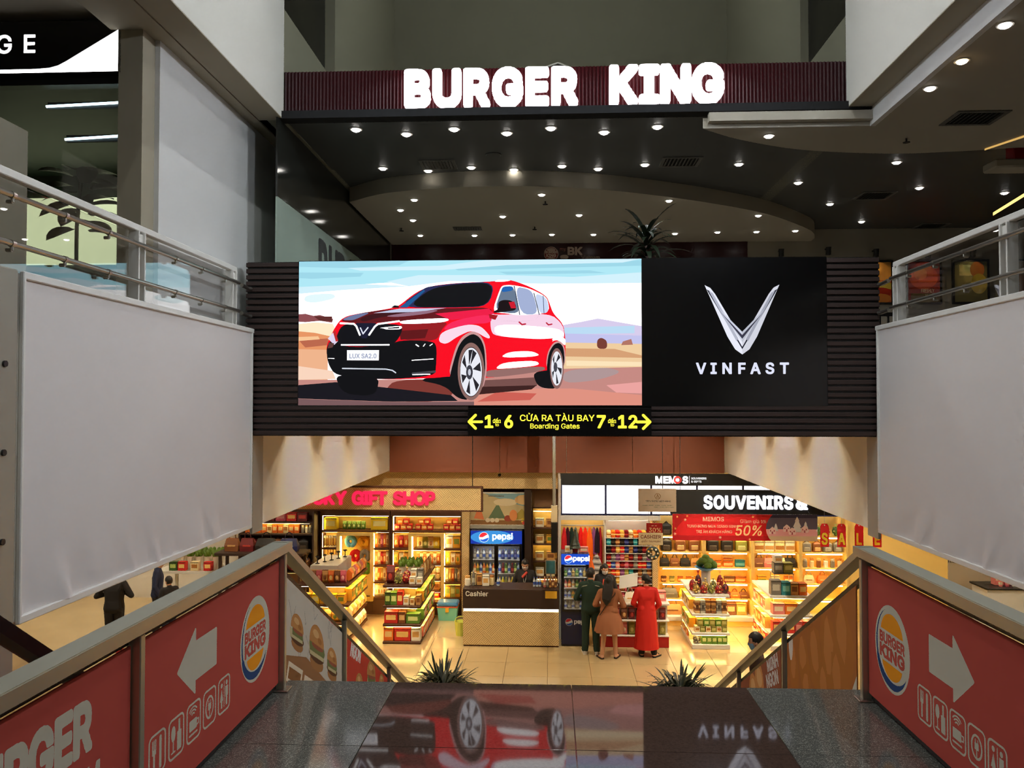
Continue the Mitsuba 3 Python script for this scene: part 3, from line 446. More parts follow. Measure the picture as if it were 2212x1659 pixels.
def icon(kind, cx, cy, s):
    B = sbox(-.24, -.38, .24, .38).buffer(.2); L = [B.difference(B.buffer(-.065))]
    if kind == 0: L += [stroke([(-.16, -.4), (-.16, .05)], .09), sbox(-.26, .02, -.06, .16), sbox(-.26, .1, -.21, .42), sbox(-.185, .1, -.135, .42), sbox(-.11, .1, -.06, .42), stroke([(.16, -.4), (.16, .38)], .12)]
    if kind == 1: L += [oval(-.17, .14, .12, .22), stroke([(-.17, 0), (-.17, -.36)], .05), stroke([(-.27, -.38), (-.07, -.38)], .05), sbox(.04, -.42, .28, .12), sbox(.11, .1, .21, .45)]
    if kind == 2: L += [sbox(-.24, -.22, .16, .04).buffer(.03), stroke([(.18, -.02), (.3, -.02), (.3, -.16), (.16, -.18)], .05), stroke([(-.26, -.36), (.2, -.36)], .06)] + [LineString([(-.04 + r * math.cos(a), .16 + r * math.sin(a)) for a in np.linspace(.7, 2.44, 8)]).buffer(.025) for r in (.1, .19, .28)]
    if kind == 3: L += [oval(0, 0, .28, .36).difference(oval(0, 0, .21, .29)), sbox(-.1, -.08, .1, .12), sbox(-.08, .1, -.04, .22), sbox(.04, .1, .08, .22), stroke([(0, -.06), (0, -.34)], .05)]
    if kind == 4: L += [stroke([(0, -.4), (0, .42)], .04)] + [oval(x, .33, .07, .08) for x in (-.18, .18)] + [pg((-.18, .22), (-.3, -.18), (-.23, -.18), (-.23, -.4), (-.13, -.4), (-.13, -.18), (-.06, -.18)), pg((.08, .22), (.28, .22), (.28, -.12), (.24, -.12), (.24, -.4), (.12, -.4), (.12, -.12), (.08, -.12))]
    return [(affinity.affine_transform(unary_union(L), [s * 1.12, 0, 0, s, cx, cy]), CR_)]
def side_arrow(cx, cy, s, d): return [(affinity.affine_transform(pg((-.97, 0), (-.14, .68), (-.14, .40), (.97, .40), (.97, -.40), (-.14, -.40), (-.14, -.68)).buffer(.03, quad_segs=2), [s * d, 0, 0, s, cx, cy]), CR_)]
def board(name, X, s, corners, layers, base, lab, cat='board'):
    """A printed board standing in the plane x = X; corners and print in metres (along the stairs, height)."""
    k = thing(name, lab, cat); U = (0, 1, 0) if s > 0 else (0, -1, 0); g = Polygon(corners); g = g if s > 0 else affinity.scale(g, -1, 1, origin=(0, 0))
    P = Plane((X, 0, 0), U, (0, 0, 1)); nrm = P.M[:3, 2]
    add('sheet', P.put(vcm([(extr(g, .006, -.008), base)])), 'matt_print', k)
    L = [(g, base)] + [((a if s > 0 else a).intersection(g), c) for a, c in layers]
    add('print', P.put(flat(L, .0)), 'matt_print', k)
    return k
# for s > 0 print coordinates run (y, z); for s < 0 they run (-y, z)
zt, zb = -.958, ZL + .05
board('sign_board', RX0 - .005, 1, [(1.53, zb), (3.17, zb), (3.17, zt), (1.53, zt)], [(pos(tp('BURGER', .165, True, .009, mid=True, sx=.80), 2.54, -1.235), CR_), (pos(tp('KING VIETNAM', .10, True, .003, mid=True, sx=.85), 2.52, -1.41), CR_)], RD, 'red board with large cream BURGER lettering on the left stair rail', 'sign board')
L = side_arrow(3.79, -1.20, .215, 1) + bun_logo(4.54, -1.32, .235) + [x for i in range(5) for x in icon(i, 3.398 + i * .176, -1.475, .155)]
board('sign_board', RX0 - .005, 1, [(3.23, zb), (4.93, zb), (4.93, zt), (3.23, zt)], L, RD, 'red board with a left arrow, a bun logo and five icons by the left post', 'sign board')
L = side_arrow(-3.94, -1.232, .217, -1) + bun_logo(-4.60, -1.35, .237) + [x for i in range(5) for x in icon(i, -4.212 + i * .167, -1.51, .155)]
board('sign_board', RX1 + .005, -1, [(3.23, zb), (4.93, zb), (4.93, zt), (3.23, zt)], L, RD, 'red board with a right arrow, a bun logo and five icons by the right post', 'sign board')
board('sign_board', RX1 + .005, -1, [(1.53, zb), (3.17, zb), (3.17, zt), (1.53, zt)], [(pos(tp('BURGER', .165, True, .009, mid=True, sx=.8), -2.5, -1.235), CR_)], RD, 'red board beside the arrow board on the right stair rail', 'sign board')
def para(y0, y1, t=.165, b=.93): return [(y0, zr(y0) - b), (y1, zr(y1) - b), (y1, zr(y1) - t), (y0, zr(y0) - t)]
def burger(cx, cy, s, sl=0.0, seed=0):
    L = [(oval(0, -.22, .46, .16), (158, 108, 62)), (oval(0, -.08, .52, .14), (92, 60, 40)), (blob((0, -.02), .5, 11, seed).intersection(sbox(-1, -.12, 1, .1)), (188, 172, 126)), (blob((.02, .04), .5, 13, seed + 1).intersection(sbox(-1, -.04, 1, .14)), (112, 116, 66)), (oval(.05, .1, .4, .06), (150, 84, 60)), (oval(0, .14, .5, .38).intersection(sbox(-1, .13, 1, 1)), (182, 126, 70)), (oval(-.06, .34, .2, .08), (206, 160, 104)), (oval(.2, .24, .14, .06), (164, 106, 56))]
    return [(affinity.affine_transform(g, [s, 0, sl * s, s, cx, cy]), c) for g, c in L]
q1 = random.Random(3)
L = [(stroke([(y, z), (y + q1.uniform(-.06, .1), z - q1.uniform(.05, .16)), (y + q1.uniform(-.02, .16), z - q1.uniform(.0, .14))], .006), (150, 142, 130)) for y, z in [(q1.uniform(5.1, 6.6), q1.uniform(-1.7, -1.15)) for _ in range(22)]]
L += [(pg((5.0, -1.55), (5.5, -1.72), (6.0, -2.05), (6.5, -2.28), (6.5, -2.9), (5.0, -2.9)), (150, 104, 66))]
L += burger(5.30, -1.52, .27, -.5, 3) + burger(5.75, -1.76, .36, -.5, 5) + burger(6.16, -2.0, .28, -.5, 8)
for a in ((5.08, -1.82), (5.42, -2.02), (5.75, -2.22)): L += [(affinity.rotate(sbox(a[0], a[1], a[0] + .34, a[1] + .12), -28), (220, 200, 170)), (affinity.rotate(sbox(a[0] + .03, a[1] + .02, a[0] + .31, a[1] + .09), -28), (140, 92, 52))]
L += [(affinity.rotate(pos(tp(s_, .085, True, .004, mid=True), 5.95 + .1 * i, -1.50 - .1 * i), -28), (206, 80, 78)) for i, s_ in enumerate(('ĐIỂM HẸN', 'BURGER'))]
board('food_board', RX0 - .005, 1, para(5.0, 6.45), L, (196, 184, 164), 'pale board with pictured burgers on the upper left stair rail', 'sign board')
L = [(affinity.rotate(pos(tp(s_, .11, True, .006, mid=True, sx=.9), 6.84 + .08 * i, -2.0 - .17 * i), -26), (226, 214, 200)) for i, s_ in enumerate(('WHOPPER', 'NGON'))] + burger(7.05, -2.48, .28, -.4, 2) + burger(7.52, -2.56, .36, -.4, 6) + burger(7.98, -2.76, .22, -.4, 9)
board('food_board', RX0 - .005, 1, para(6.55, 8.27), L, (190, 62, 46), 'red board with pictured burgers lower on the left stair rail', 'sign board')
board('food_board', RX0 - .005, 1, para(8.37, 9.35), [], (120, 84, 58), 'brown board at the foot of the left stair rail', 'sign board')
ng = random.Random(5); L = []
def meat(y, z, r, c): return [(affinity.affine_transform(blob((0, 0), 1, 9, int(y * 100)), [-r * .72, 0, r * .25, r * 1.25, -y, z]), c), (affinity.affine_transform(blob((0, 0), 1, 9, int(y * 90)), [-r * .4, 0, r * .12, r * .8, -y - .02, z + .05]), tuple(min(255, v + 16) for v in c))]
L += [(pg((-6.66, -2.42), (-6.3, -2.2), (-5.4, -2.05), (-5.0, -1.5), (-5.0, -2.4), (-6.66, -2.9)), (208, 196, 168)), (pg((-6.0, -2.3), (-5.3, -1.95), (-5.0, -1.95), (-5.0, -2.2), (-6.0, -2.5)), (170, 160, 70))]
for y, z, r in ((6.42, -2.05, .17), (6.18, -1.92, .19), (5.9, -1.82, .22), (5.62, -1.68, .24), (5.35, -1.52, .25), (5.72, -2.0, .2), (5.45, -1.85, .2), (6.1, -2.15, .18)): L += meat(y, z, r, (180, 108, 46))
L += [(oval(-6.5, -1.86, .055, .14), (226, 210, 190)), (affinity.rotate(pos(tp('CRISPY', .06, True, mid=True), -6.25, -1.62), 26), (120, 64, 36)), (oval(-6.2, -1.52, .02, .09), (226, 210, 190)), (oval(-6.0, -1.47, .02, .08), (226, 210, 190))]
board('food_board', RX1 + .005, -1, para(5.12, 6.6), L, (176, 104, 50), 'orange brown board with pictured fried chicken on the right stair rail', 'sign board')
L = [(affinity.rotate(pos(tp(s_, .1, True, .004, mid=True), -7.05, -2.24 - .14 * i), 25), (214, 200, 184)) for i, s_ in enumerate(('MÌNH', 'NGON'))] + [x for y, z, r in ((7.7, -2.68, .15), (7.48, -2.52, .16), (7.3, -2.75, .13)) for x in [(oval(-y, z, r, r * 1.2), (206, 138, 76)), (oval(-y, z + .06, r * .6, r * .5), (224, 170, 110))]]
board('food_board', RX1 + .005, -1, para(6.78, 8.2), L, (150, 84, 56), 'brown board with pictured buns lower on the right stair rail', 'sign board')
board('food_board', RX1 + .005, -1, para(8.32, 9.35), [], (130, 90, 62), 'plain brown board at the foot of the right stair rail', 'sign board')
# ---------------------------------------------------------------- escalators beside the stairs
for X, s, t in ((-2.62, 1, 'left'), (2.83, -1, 'right')):
    k = thing('escalator', 'escalator with a black handrail sloping down beside the stairs, on the %s' % t, 'escalator'); sl_ = -.70
    a, b = (0.4, 1.02), (8.2, 1.02 + sl_ * 7.8)
    def P3(x, y, dz): return (x, y, a[1] + sl_ * (y - a[0]) + dz)
    for dx in (-.45, .45):
        add('handrail', bar(P3(X + dx, a[0], 0), P3(X + dx, b[0], 0), (.085, 0, 0), (0, .03, .045)), 'dark_rubber', k)
        add('balustrade', bar(P3(X + dx, a[0], -.42), P3(X + dx, b[0], -.42), (.012, 0, 0), (0, .1, .74)), 'pane', k)
        add('skirt', bar(P3(X + dx, a[0], -.9), P3(X + dx, b[0], -.9), (.12, 0, 0), (0, .1, .3)), 'brushed', k)
    for i in range(19): add('step', cbx(X - .38, X + .38, .5 + i * .4, .92 + i * .4, a[1] + sl_ * i * .4 - 1.25, a[1] + sl_ * i * .4 - .95, .004), 'black_metal', k)
# ---------------------------------------------------------------- lounge sign on the left, posters, lamps, small things upstairs
k = thing('lounge_sign', 'black storefront sign with white letters and a lit white curve', 'sign')
add('case', extr(sbox(-8, 3.24, -4.2, 3.76).buffer(.0), .12).apply_transform(Plane((0, 7.82, 0), (1, 0, 0), (0, 0, 1)).M), 'black_gloss', k)
P = Plane((0, 7.699, 0), (1, 0, 0), (0, 0, 1))
add('lit_print', P.put(flat([(pg((-8, 3.25), (-4.225, 3.25), (-4.225, 3.665), (-4.75, 3.36), (-4.83, 3.32), (-4.92, 3.298), (-5.05, 3.29), (-8, 3.28)), (255, 255, 255, 1.5)), *[(pos(tp(ch, .172, True, .002, mid=True), x, 3.455), (255, 255, 255, 1.4)) for ch, x in zip('LOUNGE', (-6.52, -6.24, -5.95, -5.66, -5.38, -5.12))]])), 'emitter', k, emit='vc')
def poster(x0, x1, z0, z1, L, base, lab):
    k = thing('poster', lab, 'poster'); add('frame', cat_([bx(x0 - .04, x1 + .04, 17.44, 17.5, z0 - .04, z0), bx(x0 - .04, x1 + .04, 17.44, 17.5, z1, z1 + .04), bx(x0 - .04, x0, 17.44, 17.5, z0, z1), bx(x1, x1 + .04, 17.44, 17.5, z0, z1)]), 'black_metal', k)
    w, h = x1 - x0, z1 - z0; add('print', Plane((x0, 17.455, z0), (1, 0, 0), (0, 0, 1)).put(flat([(sbox(0, 0, w, h), base)] + [(affinity.scale(g, w, h, origin=(0, 0)).intersection(sbox(0, 0, w, h)), c) for g, c in L])), 'matt_print', k)
z0, z1 = 2.13, 2.98
poster(6.66, 7.16, z0, z1, [(sbox(0, .55, 1, 1), (222, 160, 84)), (oval(.6, .4, .5, .12), (206, 188, 90)), (oval(.55, .25, .5, .12), (170, 50, 36)), (oval(.5, .1, .5, .12), (208, 132, 64))], (186, 92, 56), 'burger poster in a black frame half hidden behind the dark slats')
poster(7.5, 8.16, z0, z1, [(oval(.5, .62, .45, .3), (206, 92, 66)), (oval(.4, .7, .2, .15), (232, 140, 100)), (sbox(.1, 0, 1, .22), (120, 104, 76)), (pos(tp('FRESHLY', .09, True, sx=.75), .42, .24), (240, 230, 210)), (pos(tp('MADE', .08, True, sx=.8), .55, .12), (240, 230, 210))], (160, 58, 52), 'red food poster in a black frame on the back wall, lit from above')
poster(8.46, 9.13, z0, z1, [(sbox(.15, .65, .55, .92), (222, 206, 150)), (oval(.7, .8, .22, .2), (196, 120, 60)), (oval(.75, .45, .25, .25), (210, 190, 80))], (128, 124, 84), 'olive food poster in a black frame on the back wall beside the red one')
poster(9.5, 10.1, z0, z1, [(oval(.5, .5, .4, .3), (180, 120, 70))], (150, 130, 100), 'dim poster on the back wall behind the railing post, right of the olive one')
for i, px in enumerate(((1688, 545), (1790, 541), (1893, 545), (2006, 548), (2103, 545))):
    p = at(*px, 17.3); k = thing('wall_spotlight', 'small black spotlight on the back wall, number %s along the row from the left' % ('one two three four five'.split()[i]), 'wall lamp', None)
    add('arm', cyl((p[0], 17.5, p[2] + .06), (p[0], p[1], p[2] + .06), .015), 'black_metal', k); add('head', cyl(p + [0, 0, .07], p + [.01, .05, -.08], .055, 14), 'black_metal', k)
    if i != 1: spot(f'poster_beam_{i}', (p[0], p[1] - .02, p[2] - .1), (p[0], 17.5, p[2] - .75), .55, GOLD, 60, 25)
k = thing('wall_logo', 'white round bun logo with letters on the red band at the back wall', 'logo'); P = Plane((0, 17.468, 0), (1, 0, 0), (0, 0, 1)); CW = (214, 190, 176)
L = [(oval(.01, 3.22, .155, .155), CW), (oval(.01, 3.22, .14, .14), (130, 20, 24)), (pos(tp('BURGER', .05, True, .004, mid=True, sx=.95), .01, 3.235), CW), (pos(tp('KING', .06, True, .004, mid=True), .01, 3.155), CW), (oval(.01, 3.31, .09, .035), CW), (oval(.01, 3.12, .09, .025), CW), (pos(tp('my', .07, False), .2, 3.29), (190, 120, 110)), (pos(tp('BK', .155, True, .008, sx=1.15), .36, 3.2), CW), (pos(tp('Vietnam', .075, False), .66, 3.1), CW), (oval(.29, 3.15, .09, .05), CW)]
add('print', P.put(flat(L)), 'matt_print', k)
def leafblade(base, d, L, w, droop, n=6):
    d = np.array(d, float); d /= np.linalg.norm(d); side = np.cross(d, [0, 0, 1.0]); side = side / (np.linalg.norm(side) + 1e-9); V, F_ = [], []
    for i in range(n + 1):
        t = i / n; c = np.array(base) + d * L * t + np.array([0, 0, -droop * t * t]); ww = w * (math.sin(math.pi * min(1, .12 + .88 * t)) ** .7 if t < 1 else 0) * .5
        V += [c - side * ww + [0, 0, .12 * ww], c, c + side * ww + [0, 0, .12 * ww]]
    for i in range(n):
        a = 3 * i
        for j in (0, 1): F_ += [[a + j, a + j + 1, a + 3 + j + 1], [a + j, a + 3 + j + 1, a + 3 + j]]
    return trimesh.Trimesh(np.array(V), np.array(F_), process=False)
k = thing('dracaena_plant', 'tall potted plant with drooping strap leaves rising behind the display board', 'plant'); q2 = random.Random(11); bx0, by0 = 1.28, 10.95
add('pot', lathe([(0, 0), (.17, 0), (.22, .38), (.2, .38), (.19, .34), (0, .34)], 20).apply_translation((bx0, by0, ZU + .01)), 'pot', k); add('trunk', tube([(bx0, by0, ZU + .3), (bx0 + .02, by0, 1.5), (bx0, by0, 2.2)], .03), 'shelf_wood', k)
for i in range(70):
    a = i * 2.4; h = 1.6 + .7 * (i / 70); el_ = .35 + 1.3 * (i / 70) ** 2
    add('leaf', leafblade((bx0, by0, h), (math.cos(a), math.sin(a), el_), q2.uniform(.5, .78), .075, q2.uniform(.3, .62) * (1.15 - .5 * i / 70)), 'foliage', k, smooth=True)
k = thing('lounge_plant', 'broad leaved plant silhouetted in the lounge window above the railing', 'plant')
add('pot', lathe([(0, 0), (.2, 0), (.24, .4), (.21, .4), (0, .36)], 18).apply_translation((-5.1, 8.5, ZU + .01)), 'pot', k); add('stem', tube([(-5.1, 8.5, .85), (-5.1, 8.5, 1.9), (-5.05, 8.5, 2.5)], .02), 'foliage', k)
for i in range(20):
    a = i * 2.4 + .5; add('leaf', leafblade((-5.05 + .1 * math.cos(a), 8.5, 1.85 + .035 * i), (math.cos(a), .5 * math.sin(a), q2.uniform(-.1, .5)), q2.uniform(.26, .42), .21, .12), 'foliage', k, smooth=True)
add('white_partition', cbx(-5.1, -5.02, 5.0, 7.55, ZU + .01, 2.62, .006), 'soffit', lab='pale low partition in front of the lounge window at the left edge', cat='partition')
k = thing('dining_chair', 'dark chair back just visible between the slats and the right railing', 'chair'); c = np.array([5.4, 13.0])
add('seat', cbx(5.2, 5.62, 12.8, 13.2, .93, .97, .01), 'black_metal', k); add('backrest', cat_([bar((5.22, 13.2, 1.42), (5.6, 13.2, 1.42), (0, .03, 0), (0, 0, .06))] + [bar((x, 13.2, .95), (x, 13.2, 1.42), (.025, 0, 0), (0, .025, 0)) for x in (5.23, 5.36, 5.47, 5.59)]), 'black_metal', k)
for x, y in ((5.23, 12.83), (5.59, 12.83), (5.23, 13.17), (5.59, 13.17)): add('leg', cyl((x, y, ZU + .01), (x, y, .94), .016), 'black_metal', k)
k = thing('hanging_tray', 'pale dropped ceiling tray with a dark red edge at the far right', 'ceiling tray'); p = at(2160, 352, 11.9)
add('tray', cbx(6.2, 12, 11.6, 11.95, 3.3, 3.42, .02), 'pale_ceiling', k); add('red_edge', cbx(6.5, 12, 11.68, 11.9, 3.42, 3.69, .01), 'red_paint', k)
add('cove_lamp', bar(at(2146, 462, 13.5), at(2240, 404, 12.2), (0, .03, 0), (0, 0, .05)), 'emitter', emit=(2.2, 1.3, .35), lab='warm yellow cove light strip along the ceiling at the far right', cat='light strip')
add('cove_lamp', bar(at(2128, 322, 11.3), at(2240, 285, 10.6), (0, .03, 0), (0, 0, .03)), 'emitter', emit=(.7, .42, .12), lab='dim amber light line above the dropped tray at the far right', cat='light strip')
# ---------------------------------------------------------------- goods: one mesh per kind, size and colour, placed one by one
_pr = {}
def good(kind, w, d, h, c1, c2):
    key = (kind, round(w, 3), round(d, 3), round(h, 3), c1, c2)
    if key in _pr: return _pr[key]
    dk = tuple(int(v * .6) for v in c1)
    if kind == 'box': P_ = [(cbx(-w / 2, w / 2, -d / 2, d / 2, 0, h, .004), c1), (bx(-w * .36, w * .36, -d / 2 - .002, -d / 2, h * .3, h * .72), c2), (bx(-w / 2, w / 2, -d / 2 - .0015, -d / 2, h * .86, h * .95), dk)]
    elif kind == 'pouch':
        v = [(sx * w / 2, 0, z) for sx in (-1, 1) for z in (0, h)] + [(sx * w * .42, sy * d / 2, z) for sx in (-1, 1) for sy in (-1, 1) for z in (h * .2, h * .65)] + [(sx * w / 2, sy * .006, h * .88) for sx in (-1, 1) for sy in (-1, 1)]
        P_ = [(trimesh.convex.convex_hull(np.array(v)), c1), (ell((w * .27, .012, h * .2), (0, -d / 2 + .004, h * .42), 1), c2), (bx(-w / 2, w / 2, -.008, .004, h * .9, h), c2)]
    elif kind == 'bottle': r = w / 2; P_ = [(lathe([(0, 0), (r, .003), (r, h * .62), (r * .42, h * .8), (r * .38, h * .9), (0, h * .9)], 10), c1), (lathe([(r * 1.02, h * .2), (r * 1.02, h * .5)], 10), c2), (lathe([(r * .44, h * .89), (r * .44, h), (0, h)], 10), c2)]
    elif kind == 'jar': r = w / 2; P_ = [(lathe([(0, 0), (r * .95, 0), (r, h * .1), (r, h * .7), (r * .8, h * .82), (0, h * .82)], 12), c1), (lathe([(r * .86, h * .78), (r * .86, h), (0, h)], 12), c2)]
    elif kind == 'bag':
        v = [(sx * w / 2, sy * d / 2, 0) for sx in (-1, 1) for sy in (-1, 1)] + [(sx * w * .54, sy * d * .5, h * .3) for sx in (-1, 1) for sy in (-1, 1)] + [(sx * w * .42, sy * d * .22, h * .68) for sx in (-1, 1) for sy in (-1, 1)]
        arc = [(w * .24 * math.cos(a), 0, h * .66 + h * .34 * math.sin(a)) for a in np.linspace(0, math.pi, 8)]
        P_ = [(trimesh.convex.convex_hull(np.array(v)), c1), (tube(arc, .011, 6), dk), (bx(-w * .3, w * .3, -d * .52, -d * .45, h * .26, h * .34), c2)]
    elif kind == 'backpack':
        m = tm(m3.Manifold.batch_hull([S3((sx * w * .36, sy * d * .3, z), w * .13, 10) for sx in (-1, 1) for sy in (-1, 1) for z in (w * .13, h * .72)] + [S3((0, 0, h - w * .2), w * .2, 10)]))
        P_ = [(m, c1), (cbx(-w * .32, w * .32, -d * .62, -d * .4, h * .1, h * .45, .02), c2), (tube([(-.05, 0, h - .03), (0, 0, h + .02), (.05, 0, h - .03)], .01, 6), dk)]
    elif kind == 'scarf': P_ = [(cbx(-w / 2, w / 2, -d / 2, d / 2, 0, h, .02), c1), (cbx(-w * .5, w * .5, -d / 2 - .003, d * .3, h * .38, h * .58, .002), c2)]
    elif kind == 'net':
        q = random.Random(int(w * 1000) + sum(c1)); P_ = [(ell((w * .45, d * .45, h * .4), (0, 0, h * .4), 2), dk)]
        for i in range(26):
            a, z = q.uniform(0, 6.28), q.uniform(.08, .72); r = (1 - abs(z - .3) * .9) * .43
            P_.append((ell((w * .12,) * 3, (w * r * math.cos(a), d * r * math.sin(a), h * z), 1), c1 if i % 3 else c2))
        P_.append((lathe([(w * .06, h * .78), (w * .05, h * .86), (w * .2, h), (0, h * .98)], 8), c2))
    elif kind == 'pillow':
        arc = [(w * .3 * math.cos(a), 0, h * .5 + h * .32 * math.sin(a)) for a in np.linspace(-1.1, 4.24, 12)]
        P_ = [(tm(m3.Manifold.batch_boolean([hull((a, w * .2), (b, w * .2)) for a, b in zip(arc[:-1], arc[1:])], m3.OpType.Add)), c1)]
    elif kind == 'spoon': P_ = [(cyl((0, 0, 0), (0, 0, h * .75), .012, 6), c2), (ell((w / 2, w / 3, h * .16), (0, 0, h * .84), 1), c1)]
    elif kind == 'purse': P_ = [(cbx(-w / 2, w / 2, -d / 2, d / 2, 0, h, .015), c1), (bx(-w * .45, w * .45, -d / 2 - .002, -d / 2, h * .2, h * .55), c2), (cbx(-w * .5, w * .5, -d / 2 - .004, d * .4, h * .8, h * .97, .003), dk)]
    elif kind == 'stack': P_ = [x for i in range(5) for x in [(cbx(-w / 2, w / 2, -d / 2, d / 2, h * i / 5, h * (i + .92) / 5, .004), c1 if i % 2 else c2)]] + [(bx(-w * .3, w * .3, -d / 2 - .002, -d / 2, h * .3, h * .6), dk)]
    elif kind == 'wrap': P_ = [(lathe([(0, 0), (w * .18, 0), (w * .42, h * .6), (w * .5, h * .62), (0, h * .5)], 9), c1)] + [(ell((w * .24, w * .24, h * .16), (w * .26 * math.cos(a), w * .26 * math.sin(a), h * (.72 + .1 * (i % 2))), 1), c2) for i, a in enumerate(np.linspace(0, 5.5, 6))]
    _pr[key] = mikit.ply(*[vcm(P_)[0]], None, False, color=vcm(P_)[1]); return _pr[key]
NAMES = {'red': ((196, 40, 34), (240, 200, 120)), 'orange': ((226, 112, 36), (250, 214, 140)), 'yellow': ((240, 206, 40), (250, 240, 160)), 'green': ((86, 128, 44), (220, 230, 150)), 'dark green': ((48, 78, 26), (180, 200, 110)), 'white': ((236, 228, 206), (210, 160, 90)),
  'cream': ((236, 214, 160), (170, 110, 50)), 'brown': ((120, 70, 36), (220, 180, 120)), 'tan': ((190, 138, 76), (120, 70, 34)), 'amber': ((226, 160, 40), (110, 120, 40)), 'pink': ((224, 130, 120), (240, 220, 190)), 'maroon': ((96, 20, 26), (180, 60, 50)), 'black': ((26, 22, 20), (70, 60, 50)), 'grey': ((110, 106, 98), (180, 176, 160)),
  'blue': ((50, 70, 140), (170, 190, 220)), 'navy': ((30, 34, 84), (90, 100, 160)), 'teal': ((34, 120, 130), (120, 190, 190)), 'purple': ((112, 60, 104), (180, 130, 170)), 'olive': ((140, 138, 60), (200, 196, 120)), 'rose': ((176, 70, 86), (220, 150, 150)), 'sky blue': ((96, 160, 190), (200, 226, 236)), 'clear': ((196, 206, 210), (60, 90, 170)), 'gold': ((206, 160, 70), (250, 226, 150))}
NOUN = {'box': 'box', 'pouch': 'snack packet', 'bottle': 'bottle', 'jar': 'jar', 'bag': 'handbag', 'backpack': 'backpack', 'scarf': 'folded scarf', 'net': 'net bag of fruit', 'pillow': 'neck pillow', 'spoon': 'carved spoon', 'purse': 'purse', 'stack': 'stack of packets', 'wrap': 'wrapped herb bunch'}
def put(kind, x, y, z, w, d, h, col, where, grp=None, rot=0.0, name=None):
    """One good: its colour and kind and where it stands."""
    cset = NAMES[col] if kind != 'wrap' else ((222, 212, 190), (84, 112, 30)); k = NOUN[kind] if name is None else name
    key = {'net': 'fruit_bag', 'stack': 'packet', 'wrap': 'herb_bunch', 'pouch': 'snack_packet', 'pillow': 'neck_pillow', 'spoon': 'wooden_spoon', 'scarf': 'folded_scarf', 'bag': 'handbag', 'box': 'gift_box'}.get(kind, kind)
    return add(key if name is None else name.replace(' ', '_'), good(kind, w, d, h, *cset), 'cloth' if kind in ('scarf', 'pillow') else 'goods', tw=T().translate([float(x), float(y), float(z) + .0025]).rotate([0, 0, 1], rot), lab=f'{col} {k} {where}', cat=k if kind not in ('stack', 'net', 'wrap') else {'stack': 'packet', 'net': 'fruit bag', 'wrap': 'herb bunch'}[kind], grp=grp)
def named(where, cols, i, n, end): return where if sum(cols[j % len(cols)] == cols[i % len(cols)] for j in range(n)) == 1 else f'{where}, {ORD[i]} from {end}'
def row(kind, x0, x1, y, z, w, d, h, cols, where, n=None, name=None, dy=0.0, jit=0.0):
    n = n or max(1, int((x1 - x0) / (w * 1.04)))
    for i in range(n):
        put(kind, x0 + (x1 - x0) * (i + .5) / n, y + dy * i, z, w, d, h * (1 + jit * (rnd.random() - .5)), cols[i % len(cols)], named(where, cols, i, n, 'left'), where + ' ' + kind, rnd.uniform(-3, 3), name)
def rowy(kind, x, y0, y1, z, w, d, h, cols, where, rot=90, n=None, name=None):
    n = n or max(1, int((y1 - y0) / (w * 1.04)))
    for i in range(n): put(kind, x, y0 + (y1 - y0) * (i + .5) / n, z, w, d, h, cols[i % len(cols)], named(where, cols, i, n, 'front'), where + ' ' + kind, rot + rnd.uniform(-3, 3), name)
SE = (27.0, 17.5, 5.6)          # the shelf light strips
# ---------------------------------------------------------------- gift shop: shelf wall
YF, YK = 19.22, 19.56; LV = (-4.58, -4.21, -3.82, -3.42, -3.02)
def bay(x0, x1, nx0, nx1, lab):
    k = thing('display_shelf', lab, 'shelf'); t = .018
    add('back_panel', bx(x0, x1, YK, YK + .03, -4.62, -2.66), 'warm_board', k); add('header', cbx(x0 - .02, x1 + .02, YF - .06, YK, -2.655, -2.42, .006), 'shelf_wood', k)
    for x in (x0, x1): add('upright', bx(x - .022, x + .022, YF, YK, -4.62, -2.66), 'shelf_wood', k)
    add('base_cabinet', cbx(x0 - .02, x1 + .02, YF + .02, YK, Z0, -4.63, .006), 'shelf_wood', k)
    for cx in np.linspace(x0, x1, 5)[1:-1]: add('door_line', bx(cx - .004, cx + .004, YF + .012, YF + .02, Z0 + .05, -4.66), 'dark_wood', k)
    add('shelf_board', cbx(x0 + .022, x1 - .022, YF, YK, -3.05, -3.005, .004), 'shelf_wood', k)
    for a, b in ((x0 + .022, nx0), (nx1, x1 - .022)):
        for z in LV[:4]: add('shelf_board', cbx(a, b, YF, YK, z - .045, z, .004), 'shelf_wood', k)
        for z in LV[1:]: add('light_strip', bx(a + .02, b - .02, YF + .16, YF + .185, z - .06, z - .048), 'emitter', k, emit=SE)
        add('light_strip', bx(a + .004, a + .016, YF + .01, YF + .03, -4.55, -3.08), 'emitter', k, emit=SE)
    add('light_strip', bx(x0 + .03, x1 - .03, YF + .03, YF + .06, -2.675, -2.66), 'emitter', k, emit=SE); add('light_strip', bx(x0 + .025, x0 + .045, YF + .01, YF + .03, -3.0, -2.68), 'emitter', k, emit=SE)
    add('niche_frame', extr(sbox(nx0, -4.66, nx1, -3.05).difference(sbox(nx0 + .07, -4.6, nx1 - .07, -3.12)), .2).apply_transform(Plane((0, YF + .12, 0), (1, 0, 0), (0, 0, 1)).M), 'warm_board', k)
    add('light_strip', bx(nx0 + .075, nx0 + .1, YF, YF + .02, -4.55, -3.15), 'emitter', k, emit=SE)
    return k
b1 = bay(-5.46, -3.82, -5.07, -4.20, 'lit wooden wall shelf with neck pillows in its middle niche'); b2 = bay(-3.765, -2.11, -3.36, -2.52, 'lit wooden wall shelf next to the fridge wall with snack packs in its niche')
yg = 19.36
